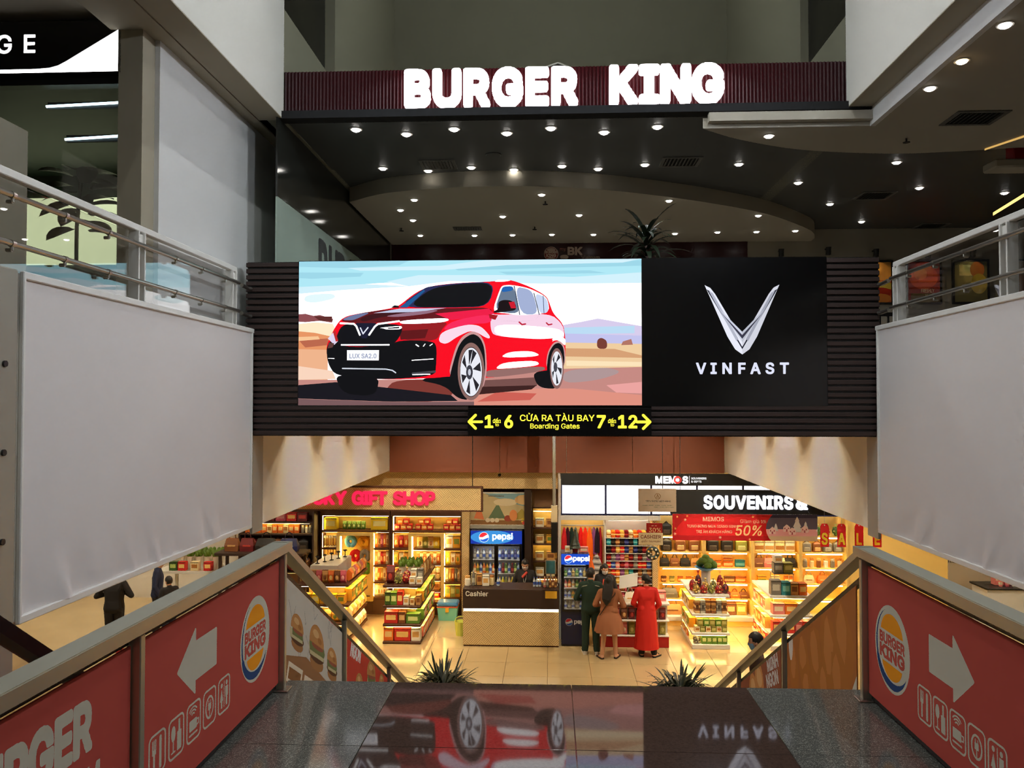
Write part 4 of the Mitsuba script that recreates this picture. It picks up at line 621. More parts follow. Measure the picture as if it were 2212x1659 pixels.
row('box', -5.42, -5.08, yg, -3.0, .3, .2, .28, ['yellow'], 'at the top of the pillow shelf', 1); row('pouch', -4.98, -4.42, yg, -3.0, .1, .07, .2, ['green'], 'under the top of the pillow shelf', 5); row('box', -4.3, -3.86, yg, -3.0, .4, .2, .29, ['yellow'], 'at the top corner of the pillow shelf', 1)
for x0 in (-3.72, -3.22, -2.55):
    row('box', x0, x0 + .42, yg, -3.0, .13, .14, .13, ['red', 'orange', 'red'], 'at the top of the fridge side shelf' + (', left pile', ', middle pile', ', right pile')[(-3.72, -3.22, -2.55).index(x0)], 3); row('box', x0 + .07, x0 + .35, yg, -2.87, .13, .14, .13, ['orange', 'red'], 'stacked on others atop the fridge side shelf' + (', left pile', ', middle pile', ', right pile')[(-3.72, -3.22, -2.55).index(x0)], 2)
for zi, (z, h) in enumerate(((-3.40, .2), (-3.62, .18), (-3.8, .16), (-4.0, .18), (-4.19, .16))): row('spoon', -5.42, -5.1, YF + .1, z, .08, .05, h * 1.3, ['white', 'cream'], 'in the pillow shelf, left column, line ' + 'one two three four five'.split()[zi], 5)
for zi, (z, h, c) in enumerate(((-3.42, .34, ['orange', 'tan', 'rose']), (-3.82, .32, ['orange', 'cream', 'red']), (-4.21, .32, ['cream', 'orange', 'gold']), (-4.58, .28, ['white', 'cream']))): row('pouch', -4.19, -3.86, YF + .13, z, .075, .07, h, c, 'in the pillow shelf, right column, tier ' + 'one two three four'.split()[zi], 5)
for i, (x, z, c) in enumerate(((-4.78, -3.44, 'sky blue'), (-4.46, -3.44, 'amber'), (-4.66, -3.78, 'red'), (-4.44, -3.78, 'grey'), (-4.42, -4.08, 'green'))): put('pillow', x, YF + .12, z, .3, .12, .3, c, 'hanging in the lit niche')
for zi, (z, h, c, kd, n) in enumerate(((-3.42, .30, ['orange', 'red'], 'pouch', 3), (-3.82, .30, ['amber', 'cream'], 'pouch', 3), (-4.21, .3, ['orange', 'cream'], 'box', 3), (-4.58, .28, ['amber'], 'box', 2))): row(kd, -3.74, -3.38, YF + .13, z, .11, .08, h, c, 'in the fridge side shelf, left column, tier ' + 'one two three four'.split()[zi], n)
for z in (-3.44, -3.8, -4.16, -4.42): add('shelf_board', cbx(-3.27, -2.61, YF + .02, YK, z - .03, z, .004), 'shelf_wood', b2); add('light_strip', bx(-3.26, -2.62, YF + .06, YF + .085, z - .044, z - .032), 'emitter', b2, emit=SE)
row('pouch', -3.18, -2.66, YF + .15, -3.44, .15, .08, .28, ['cream', 'olive', 'cream', 'yellow'], 'on the top niche shelf by the fridge', 4); row('pouch', -3.2, -2.64, YF + .15, -3.8, .085, .06, .26, ['orange', 'cream'], 'on the second niche shelf by the fridge', 7)
row('jar', -3.2, -2.64, YF + .15, -4.16, .09, .09, .15, ['white', 'cream'], 'on the third niche shelf by the fridge', 6); row('jar', -3.2, -2.64, YF + .15, -4.01, .09, .09, .13, ['cream', 'white'], 'stacked on the third niche shelf by the fridge', 6); row('box', -3.2, -2.64, YF + .15, -4.42, .13, .1, .2, ['white', 'tan'], 'low in the niche by the fridge', 4); row('box', -3.2, -2.64, YF + .15, -4.6, .18, .12, .14, ['red'], 'at the bottom of the niche by the fridge', 3)
for zi, (z, c, kd, n, h) in enumerate(((-3.42, ['white', 'amber'], 'box', 2, .3), (-3.82, ['yellow', 'cream', 'amber'], 'pouch', 3, .31), (-4.21, ['cream', 'gold', 'orange', 'grey'], 'pouch', 5, .32), (-4.58, ['amber', 'olive', 'amber'], 'box', 3, .28))): row(kd, -2.5, -2.15, YF + .13, z, .34 / n, .09, h, c, 'in the fridge side shelf, right column, tier ' + 'one two three four'.split()[zi], n)
# shop front boards
struct('wall_shop', bx(-6.2, .2, 19.6, 19.65, Z0, -1.6), 'shelf_wood')
lt = struct('trim_7', bx(-6.0, .2, 19.0, 19.05, -1.98, -1.585), 'fretwork')
k = thing('dome_camera', 'small round dark security camera under the brown wall on the fretwork band', 'camera'); p = at(1079, 1026, 18.99)
add('ring', lathe([(.045, 0), (.05, -.02), (0, -.02)], 16).apply_transform(Plane(p, (1, 0, 0), (0, 0, 1)).M), 'white_paint', k); add('dome', ell((.035, .035, .035), p - [0, .01, 0], 1), 'black_gloss', k)
k = thing('hanging_sign', 'long hanging fretwork sign with pink red letters GIFT SHOP', 'sign')
add('face', cbx(-5.9, -1.47, 17.2, 17.29, -2.255, -1.775, .004), 'fretwork', k)
add('frame', cat_([bx(-5.94, -1.44, 17.18, 17.31, -2.28, -2.25), bx(-5.94, -1.44, 17.18, 17.31, -1.78, -1.75), bx(-1.475, -1.44, 17.18, 17.31, -2.28, -1.75)]), 'shelf_wood', k)
x = -2.43
for wd, x0 in (('SHOP', -3.345), ('GIFT', -4.225), ('LUCKY', -5.5)):
    wdt = {'SHOP': .90, 'GIFT': .76, 'LUCKY': 1.16}[wd]; ws = [tp(c, .255, True, .012).bounds[2] for c in wd]; gap = (wdt - sum(ws)) / (len(wd) - 1); xx_ = x0
    for c, wi in zip(wd, ws): add('letter', Plane((xx_, 17.195, -2.13), (1, 0, 0), (0, 0, 1)).put(extr(tp(c, .255, True, .012), .03)), 'emitter', k, emit=(1.0, .02, .09)); xx_ += wi + gap
add('cord', cyl((-1.66, 17.24, -1.75), (-1.66, 17.24, .2), .008, 8), 'black_metal', k); add('cord', cyl((-5.2, 17.24, -1.75), (-5.2, 17.24, -1.55), .008, 8), 'black_metal', k)
# picture above the fridge, fridge, small shelf, counter
k = thing('wall_picture', 'framed landscape print of islands and fruit above the double fridge', 'picture'); w, h = 1.55, .73
add('frame', extr(sbox(-.03, -.03, w + .03, h + .03).difference(sbox(0, 0, w, h)), .03).apply_transform(Plane((-2.03, 19.2, -2.84), (1, 0, 0), (0, 0, 1)).M), 'white_paint', k)
def sc(g): return affinity.scale(g, w, h, origin=(0, 0)).intersection(sbox(0, 0, w, h))
L = [(sbox(0, 0, 1, 1), (176, 158, 118)), (pg((.3, 1), (1, 1), (1, .55), (.7, .7), (.5, .85)), (110, 140, 146)), (oval(.62, .72, .18, .12), (200, 184, 150)), (oval(.9, .8, .14, .16), (206, 170, 120)), (pg((.36, .2), (.48, .62), (.52, .62), (.62, .2)), (84, 100, 74)), (pg((.7, .15), (.87, .52), (.98, .2)), (150, 130, 60)), (pg((.14, .2), (.2, .5), (.26, .4), (.3, .15)), (196, 110, 70)), (sbox(0, 0, 1, .14), (120, 84, 50)), (oval(.66, .2, .06, .1), (130, 60, 46)), (oval(.74, .3, .06, .18), (190, 120, 70))] + [(oval(.35 + .07 * i, .14, .035, .07), (210, 196, 170)) for i in range(3)] + [(oval(.88 + .03 * (i % 3), .1 + .08 * (i // 3), .022, .03), (210, 180, 60)) for i in range(6)] + [(oval(.93, .06, .06, .07), (190, 70, 60)), (sbox(.02, .05, .09, .45), (200, 184, 150)), (sbox(.36, .9, .6, .93), (90, 90, 80))]
add('print', Plane((-2.03, 19.18, -2.84), (1, 0, 0), (0, 0, 1)).put(flat([(sc(g), c) for g, c in L])), 'matt_print', k)
def roundel(cx, cy, r): return [(oval(cx, cy, r * 1.08, r * 1.08), (240, 240, 246)), (oval(cx, cy, r, r).intersection(pg((cx - 2 * r, cy + .05 * r), (cx - .3 * r, cy + .0 * r), (cx + r, cy + .75 * r), (cx + r, cy + 2 * r), (cx - 2 * r, cy + 2 * r))), (214, 40, 50)), (oval(cx, cy, r, r).intersection(pg((cx - 2 * r, cy - .38 * r), (cx - .2 * r, cy - .5 * r), (cx + r, cy - .05 * r), (cx + r, cy - 2 * r), (cx - 2 * r, cy - 2 * r))), (30, 90, 190))]
def fridge(x0, x1, y0, y1, z1, head, doors, foot, lab, rows, base_print, cols):
    k = thing('drinks_fridge', lab, 'fridge'); t = .05; zd0, zd1 = Z0 + foot, z1 - head - .01
    add('cabinet', cat_([bx(x0, x0 + t, y0 + .03, y1, Z0 + .04, z1), bx(x1 - t, x1, y0 + .03, y1, Z0 + .04, z1), bx(x0, x1, y1 - .04, y1, Z0 + .04, z1), bx(x0 + .02, x1 - .02, y0 + .03, y1, Z0 + .04, zd0), bx(x0, x1, y0 + .06, y1, z1 - head, z1)]), 'navy', k)
    add('lining', bx(x0 + t, x1 - t, y1 - .05, y1 - .04, zd0, zd1), 'white_paint', k); add('kick_plate', bx(x0 + .02, x1 - .02, y0 + .05, y1 - .02, Z0, Z0 + .05), 'black_metal', k)
    w, h = x1 - x0, head; P = Plane((x0, y0 + .02, z1 - head), (1, 0, 0), (0, 0, 1)); r = h * .36
    L = [(sbox(0, 0, w, h), (20, 60, 180, .8)), (oval(w * .42, h * .5, w * .42, h * .52).intersection(sbox(0, 0, w, h)), (60, 150, 225, 1.0))] if doors == 2 else [(sbox(0, 0, w, h), (22, 76, 200, 1.0))]
    L += [(g, (*c, 1.5)) for g, c in roundel(w * .26, h * .5, r)] + [(pos(tp('pepsi', h * .46, True, .004), w * .42, h * .36), (250, 252, 255, 1.6))]
    add('header_sign', P.put(flat(L)), 'emitter', k, emit='vc'); add('header_box', bx(x0, x1, y0 + .021, y0 + .07, z1 - head, z1), 'navy', k)
    n = doors; dw = (w - .02) / n; shelves = np.linspace(zd0 + .03, zd1 - .04, rows + 1)[:-1]
    add('lamp', bx(x0 + t + .02, x1 - t - .02, y0 + .08, y0 + .11, zd1 - .03, zd1 - .015), 'emitter', k, emit=(9, 10, 11))
    for i in range(n):
        a, b = x0 + .01 + i * dw, x0 + .01 + (i + 1) * dw
        dk = add('door', extr(sbox(a, zd0, b, zd1).difference(sbox(a + .045, zd0 + .04, b - .045, zd1 - .04)), .03).apply_transform(Plane((0, y0 + .03, 0), (1, 0, 0), (0, 0, 1)).M), 'black_gloss', k)
        add('pane', bx(a + .04, b - .04, y0 + .012, y0 + .016, zd0 + .035, zd1 - .035), 'pane', dk)
        add('handle', cyl(((b - .03) if i == 0 else (a + .03), y0 - .02, zd0 + .4), ((b - .03) if i == 0 else (a + .03), y0 - .02, zd0 + .8), .01), 'steel', dk)
        for x in (a + .035, b - .035): add('lamp', bx(x - .006, x + .006, y0 + .035, y0 + .05, zd0 + .05, zd1 - .06), 'emitter', k, emit=(3.0, 3.4, 3.7))
    for j, z in enumerate(shelves):
        add('shelf', bx(x0 + t, x1 - t, y0 + .05, y1 - .06, z - .012, z), 'white_paint', k)
        hh = (shelves[1] - shelves[0]) * .72
        for i in range(n):
            a, b = x0 + .05 + i * dw, x0 + (i + 1) * dw - .03
            row('bottle', a, b, y0 + .14, z, .068, .068, hh, cols[(i * rows + j) % len(cols)], f'in the {"double" if n == 2 else "single"} fridge, shelf {["one", "two", "three", "four", "five"][j]} from below' + (('' if n == 1 else (', first door', ', second door')[i])), int((b - a) / .072))
    if base_print:
        P = Plane((x0 + .02, y0 + .0295, Z0 + .05), (1, 0, 0), (0, 0, 1)); add('logo', P.put(flat([(g, tuple(int(v * .7) for v in c)) for g, c in roundel(w * .24, foot * .62, .07)] + [(pos(tp('pepsi', .085, True, .002), w * .42, foot * .58), (190, 190, 196))])), 'matt_print', k)
    return k
C = [['clear'], ['amber', 'orange'], ['orange', 'orange', 'orange', 'clear'], ['white', 'grey'], ['clear'], ['cream', 'yellow', 'green'], ['clear', 'maroon', 'green'], ['clear', 'blue']]
fridge(-1.86, -.67, 18.86, 19.5, -2.94, .30, 2, .38, 'tall double door drinks fridge with a lit blue sign behind the cashier', 4, False, [['clear'], ['cream', 'orange'], ['orange', 'amber', 'clear'], ['grey', 'clear'], ['clear', 'blue'], ['cream', 'yellow', 'olive'], ['clear', 'maroon', 'green'], ['clear', 'navy']])
fridge(.21, .78, 16.85, 17.4, -3.09, .215, 1, .72, 'narrow navy drinks fridge with a lit blue sign beside the green shirted man', 4, True, [['clear', 'grey'], ['clear', 'clear', 'amber'], ['pink', 'orange', 'white', 'green'], ['green', 'clear', 'gold']])
add('pillar_board', cbx(-2.08, -1.9, 19.0, 19.5, Z0, -2.0, .005), 'fretwork', lab='beige board between the wall shelf and the double fridge', cat='wall board')
add('pillar_board', cbx(-.62, -.46, 19.0, 19.5, Z0, -2.0, .005), 'dark_wood', lab='dark board between the double fridge and the small lit shelf', cat='wall board')
add('fridge_surround', cbx(-1.9, -.62, 19.1, 19.5, -2.93, -2.85, .004), 'grey_frame', lab='grey strip above the double fridge under the landscape picture', cat='wall board')
k = thing('small_shelf', 'narrow cream lit shelf with toy boxes right of the double fridge', 'shelf')
add('back_panel', bx(-.44, .16, 19.5, 19.53, Z0, -2.5), 'warm_board', k)
for x in (-.44, .16): add('upright', bx(x - .015, x + .015, 19.15, 19.5, Z0, -2.5), 'shelf_wood', k)
for i, z in enumerate((-4.5, -4.05, -3.68, -3.28, -2.9)):
    add('shelf_board', cbx(-.425, .145, 19.15, 19.5, z - .03, z, .004), 'shelf_wood', k); add('light_strip', bx(-.41, .13, 19.3, 19.325, z + .355, z + .365), 'emitter', k, emit=SE)
    row('box', -.40, .12, 19.3, z, .2 if i else .24, .1, .2, [['red', 'orange'], ['white', 'cream'], ['cream', 'tan', 'white'], ['cream', 'amber'], ['white', 'tan']][i], 'on the small lit shelf, tier %s' % ['one', 'two', 'three', 'four', 'five'][i], 2)
k = thing('cashier_counter', 'cashier counter with a dark top band and a beige fretwork front', 'counter')
add('front', cbx(-1.81, .16, 16.79, 16.86, Z0 + .03, -4.265, .006), 'fretwork', k); add('body', bx(-1.79, .14, 16.86, 17.4, Z0, -3.82), 'dark_wood', k); add('plinth', bx(-1.80, .15, 16.81, 16.9, Z0, Z0 + .03), 'shelf_wood', k)
add('light_strip', bx(-1.8, .15, 16.79, 16.83, -4.26, -4.215), 'emitter', k, emit=(2.6, 2.3, 1.7)); add('top_band', cbx(-1.815, .165, 16.765, 17.42, -4.2, -3.80, .008), 'dark_wood', k)
add('lettering', Plane((-1.755, 16.763, -3.945), (1, 0, 0), (0, 0, 1)).put(extr(tp('Cashier', .095, True), .004)), 'white_paint', k); add('notice', bx(-.12, .12, 16.758, 16.764, -3.98, -3.83), 'yellow_card' if 'yellow_card' in scene else mat('yellow_card', (226, 176, 50), .6), k)
for i, (kd, x, w, h, c) in enumerate((('jar', -1.74, .12, .2, 'white'), ('box', -1.62, .1, .26, 'cream'), ('bottle', -1.62, .07, .32, 'grey'), ('box', -1.5, .11, .24, 'tan'), ('box', -1.36, .14, .22, 'white'), ('jar', -1.24, .1, .2, 'cream'), ('bottle', -1.1, .07, .17, 'clear'))): put(kd, x, 17.05 + .08 * (i % 2), -3.795, w, .1, h, c, 'at the near left end of the cashier counter', None)
row('bottle', -.38, -.2, 17.0, -3.795, .05, .05, .2, ['clear'], 'on the counter beside the cashier', 3); row('bottle', -.16, .12, 16.95, -3.795, .055, .055, .22, ['pink', 'grey', 'tan', 'brown', 'tan'], 'in the row at the right end of the counter', 5)
k = thing('card_stand', 'teal card in a grey stand at the right end of the counter', 'card stand'); add('frame', cbx(-.12, .1, 17.08, 17.11, -3.55, -3.26, .004), 'grey_frame', k); add('card', bx(-.1, .08, 17.07, 17.08, -3.53, -3.28), 'teal_card' if 'teal_card' in scene else mat('teal_card', (40, 92, 100), .5), k); add('stand', cat_([cyl((-.01, 17.1, -3.79), (-.01, 17.1, -3.55), .02), cbx(-.16, .14, 17.05, 17.25, -3.797, -3.78, .002)]), 'grey_frame', k)
row('bottle', -.1, .1, 17.2, -3.26, .06, .06, .12, ['white', 'pink', 'white'], 'behind the teal card on the counter', 3) if False else None
# cool box and basket beside the counter
k = thing('cool_box', 'teal plastic cool box with a blue lid beside the counter', 'cool box'); p = onz(968, 1337, Z0); cx_, cy_ = p[0], p[1]
add('body', trimesh.convex.convex_hull(np.array([(cx_ + sx * a, cy_ + sy * a * .8, z) for a, z in ((.2, Z0), (.23, Z0 + .3)) for sx in (-1, 1) for sy in (-1, 1)])), mat('aqua', (120, 200, 180), .4), k)
add('rim', cbx(cx_ - .24, cx_ + .24, cy_ - .2, cy_ + .2, Z0 + .3, Z0 + .325, .005), mat('coral', (210, 90, 60), .4), k); add('lid', cbx(cx_ - .245, cx_ + .245, cy_ - .2, cy_ + .2, Z0 + .325, Z0 + .42, .03), mat('lid_blue', (60, 130, 190), .35), k); add('clasp', cbx(cx_ - .04, cx_ + .04, cy_ - .21, cy_ - .19, Z0 + .2, Z0 + .3, .004), 'yellow_card', k)
k = thing('yellow_bucket', 'yellow bucket half hidden between the cool box and the counter', 'bucket'); add('body', lathe([(0, 0), (.11, 0), (.14, .3), (.13, .3), (0, .02)], 16).apply_translation((-1.94, 17.6, Z0)), mat('lime', (206, 210, 90), .5), k); add('handle', tube([(-1.94 + .13 * math.cos(a), 17.6, Z0 + .3 + .1 * math.sin(a)) for a in np.linspace(0, 3.14, 8)], .008, 6), 'lime', k)
# ---------------------------------------------------------------- islands
def island(x0, x1, y0, y1, zs, m, lab, plinth=.05):
    k = thing('display_island', lab, 'display stand'); ins = .1
    add('core', bx(x0 + ins + .06, x1 - ins - .06, y0 + .3, y1 - .1, Z0, zs[0] - .02), 'warm_board', k); add('plinth', cbx(x0, x1, y0, y1, Z0, Z0 + plinth, .006), m, k)
    for i, z in enumerate(zs):
        add('shelf_board', cbx(x0, x1, y0, y1, z - .05, z, .006), m, k)
        add('light_strip', bx(x0 + .08, x1 - .08, y0 + .03, y0 + .06, z - .066, z - .052), 'emitter', k, emit=SE)
        for x in (x0 + .05, x1 - .05): add('light_strip', bx(x - .015, x + .015, y0 + .1, y1 - .1, z - .066, z - .052), 'emitter', k, emit=SE)
    return k
T1 = (-3.77, -4.19, -4.57)
island(-3.49, -2.70, 16.87, 19.0, T1, 'shelf_wood', 'dark wood display island with boxed tea left of the counter'); island(-5.3, -4.22, 16.9, 18.7, T1, 'shelf_wood', 'dark wood display island half hidden behind the left stair rail')
wI = 'on the front of the tea island'
for i, (c, w) in enumerate((('dark green', .13), ('green', .14), ('red', .13), ('white', .12), ('cream', .1), ('tan', .1))): put('box', -3.40 + i * .128, 17.02, -4.19, w * .93, .2, (.26, .26, .28, .18, .15, .2)[i], c, wI + ', second tier')
for i, (x, c, w, h) in enumerate(((-3.33, 'red', .28, .24), (-3.10, 'brown', .15, .24), (-2.87, 'green', .28, .2))): put('box', x, 17.02, -4.57, w, .2, h, c, wI + ', third tier')
for i, (x, c, w) in enumerate(((-3.38, 'orange', .2), (-3.09, 'red', .34), (-2.81, 'white', .19))): put('box', x, 17.02, Z0 + .05, w, .2, .27, c, wI + ', lowest tier')
for i, (kd, c, x, h) in enumerate((('pouch', 'maroon', -3.36, .38), ('net', 'olive', -3.2, .22), ('net', 'cream', -3.2, .24), ('net', 'red', -3.04, .24), ('net', 'red', -3.05, .3), ('box', 'white', -2.9, .15), ('box', 'white', -2.9, .15), ('box', 'grey', -2.76, .16), ('box', 'white', -2.75, .13))):
    bk = i in (2, 4, 6, 7); put(kd, x, 17.05 + (.2 if bk else 0), -3.77, .17 if kd != 'box' else .12, .14, h + (.12 if bk and kd == 'box' else 0), c, 'on top of the tea island' + (', raised at the back' if bk else ', at the front') + (', left one' if i in (3, 5, 6) else ', right one' if i in (4, 8) else ''))
for i in range(6): put('wrap', -3.22 + .17 * (i % 3), 17.55 + .3 * (i // 3), -3.77, .165, .165, .42, 'white', f'on top of the tea island, {ORD[i]} of six', 'herbs on the tea island')
for i in range(8): put('pouch', -2.78, 17.3 + .2 * i, -3.77, .1, .06, .3, 'cream' if i % 2 else 'tan', f'along the top edge of the tea island, {ORD[i]} from front', 'packets along the tea island', 90)
for zi, (z, c) in enumerate(((-4.19, ['amber', 'green', 'tan']), (-4.57, ['green', 'pink', 'amber']), (Z0 + .05, ['pink', 'orange']))): rowy('box', -2.775, 17.25, 18.9, z, .2, .16, .22, c, 'on the aisle side of the tea island, tier ' + 'two three four'.split()[zi], 90, 8)
wJ = 'on the left rail island'
row('pouch', -5.2, -4.3, 17.05, -3.77, .13, .09, .27, ['orange', 'brown', 'rose', 'tan'], wJ + ', top front', 7); row('box', -5.2, -4.3, 17.03, -4.19, .16, .18, .2, ['amber', 'yellow'], wJ + ', second tier', 5); row('pouch', -5.2, -4.3, 17.03, -4.57, .15, .1, .25, ['amber', 'gold'], wJ + ', third tier', 6)
for zi, (z, c, kd) in enumerate(((-3.77, ['orange', 'tan', 'rose'], 'pouch'), (-4.19, ['amber', 'amber', 'green'], 'box'), (-4.57, ['cream', 'gold'], 'pouch'), (Z0 + .05, ['cream', 'white'], 'pouch'))): rowy(kd, -4.29, 17.2, 18.6, z, .17, .14, .26, c, wJ + ', aisle side, tier ' + 'one two three four'.split()[zi], 90, 8)
k = thing('white_tray', 'white raised tray with sunglasses stands on the island behind the left rail', 'tray'); add('tray', cbx(-5.15, -4.55, 17.3, 18.5, -3.765, -3.46, .01), 'white_paint', k)
for i in range(5): add('stand', cat_([cyl((-5.05 + .1 * i, 17.5 + .2 * i, -3.46), (-5.05 + .1 * i, 17.5 + .2 * i, -3.3), .01, 6), ell((.05, .03, .02), (-5.05 + .1 * i, 17.5 + .2 * i, -3.31), 1), ell((.05, .05, .012), (-5.05 + .1 * i, 17.5 + .2 * i, -3.455), 1)]), 'black_metal', k)
# ---------------------------------------------------------------- people
def V(*a): return np.array(a, float)
def fin(m, ln=.022, it=6, inf=0.0):
    t = tm(m.refine_to_length(ln)); t.merge_vertices(); trimesh.smoothing.filter_taubin(t, iterations=it); return t
def union(ms): return m3.Manifold.batch_boolean(ms, m3.OpType.Add)
def hand(wr, d, nrm, sgn):
    d = d / np.linalg.norm(d); s = np.cross(d, nrm); s = s / np.linalg.norm(s) * sgn; nrm = np.cross(s, d) * sgn; P_ = []
    kn = [wr + d * .082 + s * o for o in (.032, .011, -.011, -.031)]
    P_.append(hull((wr, .024), (wr + d * .03 + s * .02, .018), (wr + d * .03 - s * .02, .018), (kn[0], .0125), (kn[1], .013), (kn[2], .0125), (kn[3], .0115)))
    for kk, L in zip(kn, (.9, 1.05, 1.0, .78)):
        a = kk + (d * .9 + nrm * .3) * .036 * L; b = a + (d * .55 + nrm * .8) * .034 * L
        P_ += [hull((kk, .0095), (a, .009)), hull((a, .009), (b, .0078))]
    t0 = wr + d * .028 + s * .024; t1 = t0 + d * .03 + s * .03 + nrm * .01; t2 = t1 + d * .032 + s * .006 + nrm * .012
    return P_ + [hull((t0, .013), (t1, .0105)), hull((t1, .0105), (t2, .009))]
def person(lab, loc, rot, pose, wear, sc_=1.0):
    """pose: arms = ((elbow, wrist), (elbow, wrist)) for left (-x) and right (+x), feet = x offsets, head = (turn, nod) in degrees. wear: a dict of clothes."""
    k = thing('person', lab, 'person'); A = pose['arms']; fx = pose.get('feet', ((-.1, 0), (.1, 0))); toe = pose.get('toes', (8, -8))
    hy, hn = pose.get('head', (0, 0)); R = trimesh.transformations.euler_matrix(math.radians(-hn), 0, math.radians(hy), 'sxyz')[:3, :3]; hc = V(0, .025 + .05 * math.sin(math.radians(hn)), 1.575)
    W_ = np.eye(4); W_[:3, :3] = trimesh.transformations.rotation_matrix(math.radians(rot), (0, 0, 1))[:3, :3] * sc_; W_[:3, 3] = (loc[0], loc[1], loc[2] if len(loc) > 2 else Z0)
    def out(name, m, b, smooth=True, par=None):
        m = m if isinstance(m, trimesh.Trimesh) else m[0] if isinstance(m, tuple) else fin(m)
        return add(name, m.copy().apply_transform(W_), b, par or k, smooth=smooth)
    sh = [V(-.175, 0, 1.385), V(.175, 0, 1.385)]
    def legs(i0, f=lambda t: 0.0, to=1.0):
        P_ = []
        for s in (0, 1):
            x, y = fx[s]; sg = -1 if s == 0 else 1; hip, kn, an = V(sg * .09, 0, .90), V(sg * .085 * .5 + x * .5, y * .5 + .02, .48), V(x, y - .02, .085)
            if to < 1: an = kn + (an - kn) * to
            P_ += [hull((hip, .092 + i0), (kn, .058 + i0 + f(.5))), hull((kn, .058 + i0 + f(.5)), (an, .04 + (1 - to) * .012 + i0 + f(1)))]
        return P_
    def torso(i0, z0=.93): return [hull((V(-.15, 0, 1.39), .055 + i0), (V(.15, 0, 1.39), .055 + i0), (V(-.09, .012, 1.25), .098 + i0), (V(.09, .012, 1.25), .098 + i0)), hull((V(-.09, .012, 1.25), .098 + i0), (V(.09, .012, 1.25), .098 + i0), (V(-.07, .005, 1.06), .09 + i0), (V(.07, .005, 1.06), .09 + i0)), hull((V(-.07, .005, 1.06), .09 + i0), (V(.07, .005, 1.06), .09 + i0), (V(-.085, -.01, z0), .1 + i0), (V(.085, -.01, z0), .1 + i0))]
    def arms(i0, frac=1.0):
        P_ = []
        for s in (0, 1):
            e_, w_ = V(*A[s][0]), V(*A[s][1]); P_.append(hull((sh[s], .05 + i0), (e_, .038 + i0)))
            if frac > .5: P_.append(hull((e_, .038 + i0), (e_ + (w_ - e_) * (frac - .5) * 2, .03 + i0)))
        return P_
    head = [S3((0, 0, 0), 1, 24).scale([.076, .096, .108]).translate([0, 0, .03]), hull((V(0, .02, -.05), .056), (V(0, .055, -.082), .026), (V(0, .03, .0), .068)), hull((V(0, .09, .02), .009), (V(0, .106, -.018), .013)), hull((V(0, .088, -.05), .012), (V(.018, .08, -.05), .009), (V(-.018, .08, -.05), .009))] + [S3((0, 0, 0), 1, 12).scale([.012, .022, .032]).translate([s * .078, -.005, 0]) for s in (-1, 1)]
    def H(m): return m.transform(np.hstack([R, hc[:, None]]))
    body = torso(0) + legs(0) + arms(0) + [hull((V(0, -.005, 1.40), .056), (hc + V(0, -.02, -.06), .05))] + [H(union(head))]
    for s in (0, 1):
        e_, w_ = V(*A[s][0]), V(*A[s][1]); d = w_ - e_; n = V(0, .2, 1) if abs(d[2]) < .25 else V(0, 1, 0); body += hand(w_, d, np.cross(np.cross(d, n), d), -1 if s == 0 else 1)
        x, y = fx[s]; a = math.radians(toe[s]); dr = V(math.sin(-a), math.cos(a), 0); body += [hull((V(x, y - .03, .05), .042), (V(x, y - .05, .03), .03), (V(x, y, 0) + dr * .12 + V(0, 0, .028), .028), (V(x, y, 0) + dr * .16 + V(0, 0, .02), .02))]
    out('body', union(body), 'skin')
    for s in (-1, 1): out('eye', ell((.011, .006, .008), R @ V(s * .03, .088, .035) + hc, 1), 'hair')
    hs = wear.get('hair', 'short'); cap = S3((0, 0, 0), 1, 24).scale([.086, .107, .118]).translate([0, -.006, .036]) - m3.Manifold.cube([.3, .2, .3], True).translate([0, .145, -.07]) - m3.Manifold.cube([.3, .3, .2], True).translate([0, 0, -.15 if hs == 'short' else -.2]) - m3.Manifold.cube([.3, .14, .12], True).translate([0, .085, -.03])
    if hs == 'long': cap = cap + hull((V(-.06, -.045, .03), .045), (V(.06, -.045, .03), .045), (V(-.075, -.085, -.15), .04), (V(.075, -.085, -.15), .04)) + hull((V(-.075, -.085, -.15), .04), (V(.075, -.085, -.15), .04), (V(-.07, -.12, -.34), .035), (V(.06, -.12, -.36), .035), (V(0, -.115, -.45), .025))
    if hs == 'bob': cap = cap + hull((V(-.07, -.03, .0), .03), (V(.07, -.03, .0), .03), (V(-.065, -.04, -.13), .03), (V(.065, -.04, -.13), .03))
    if hs == 'bun': cap = cap + S3((0, -.115, .0), .045, 14)
    out('hair', fin(H(cap), .02, 4), 'hair')
    if wear.get('mask'): out('face_mask', fin(H(hull((V(-.05, .05, -.01), .022), (V(.05, .05, -.01), .022), (V(0, .098, -.01), .018), (V(-.045, .045, -.07), .022), (V(.045, .045, -.07), .022), (V(0, .07, -.085), .02))), .02, 3), wear['mask'])
    tc = wear.get('top')
    if tc: out('jacket' if wear.get('sleeve', 1) > .6 else 'shirt', fin(union(torso(.016, wear.get('hem', .9)) + arms(.016, wear.get('sleeve', .97)) + [hull((V(0, -.005, 1.41), .066), (V(0, -.002, 1.455), .062))]), .024, 8), tc)
    if wear.get('bottom'): out('trousers', fin(union([hull((V(-.085, -.01, .94), .108), (V(.085, -.01, .94), .108), (V(-.07, 0, 1.03), .1), (V(.07, 0, 1.03), .1))] + legs(.014, lambda t: wear.get('flare', .012) * t, wear.get('legs', .98))), .024, 8), wear['bottom'])
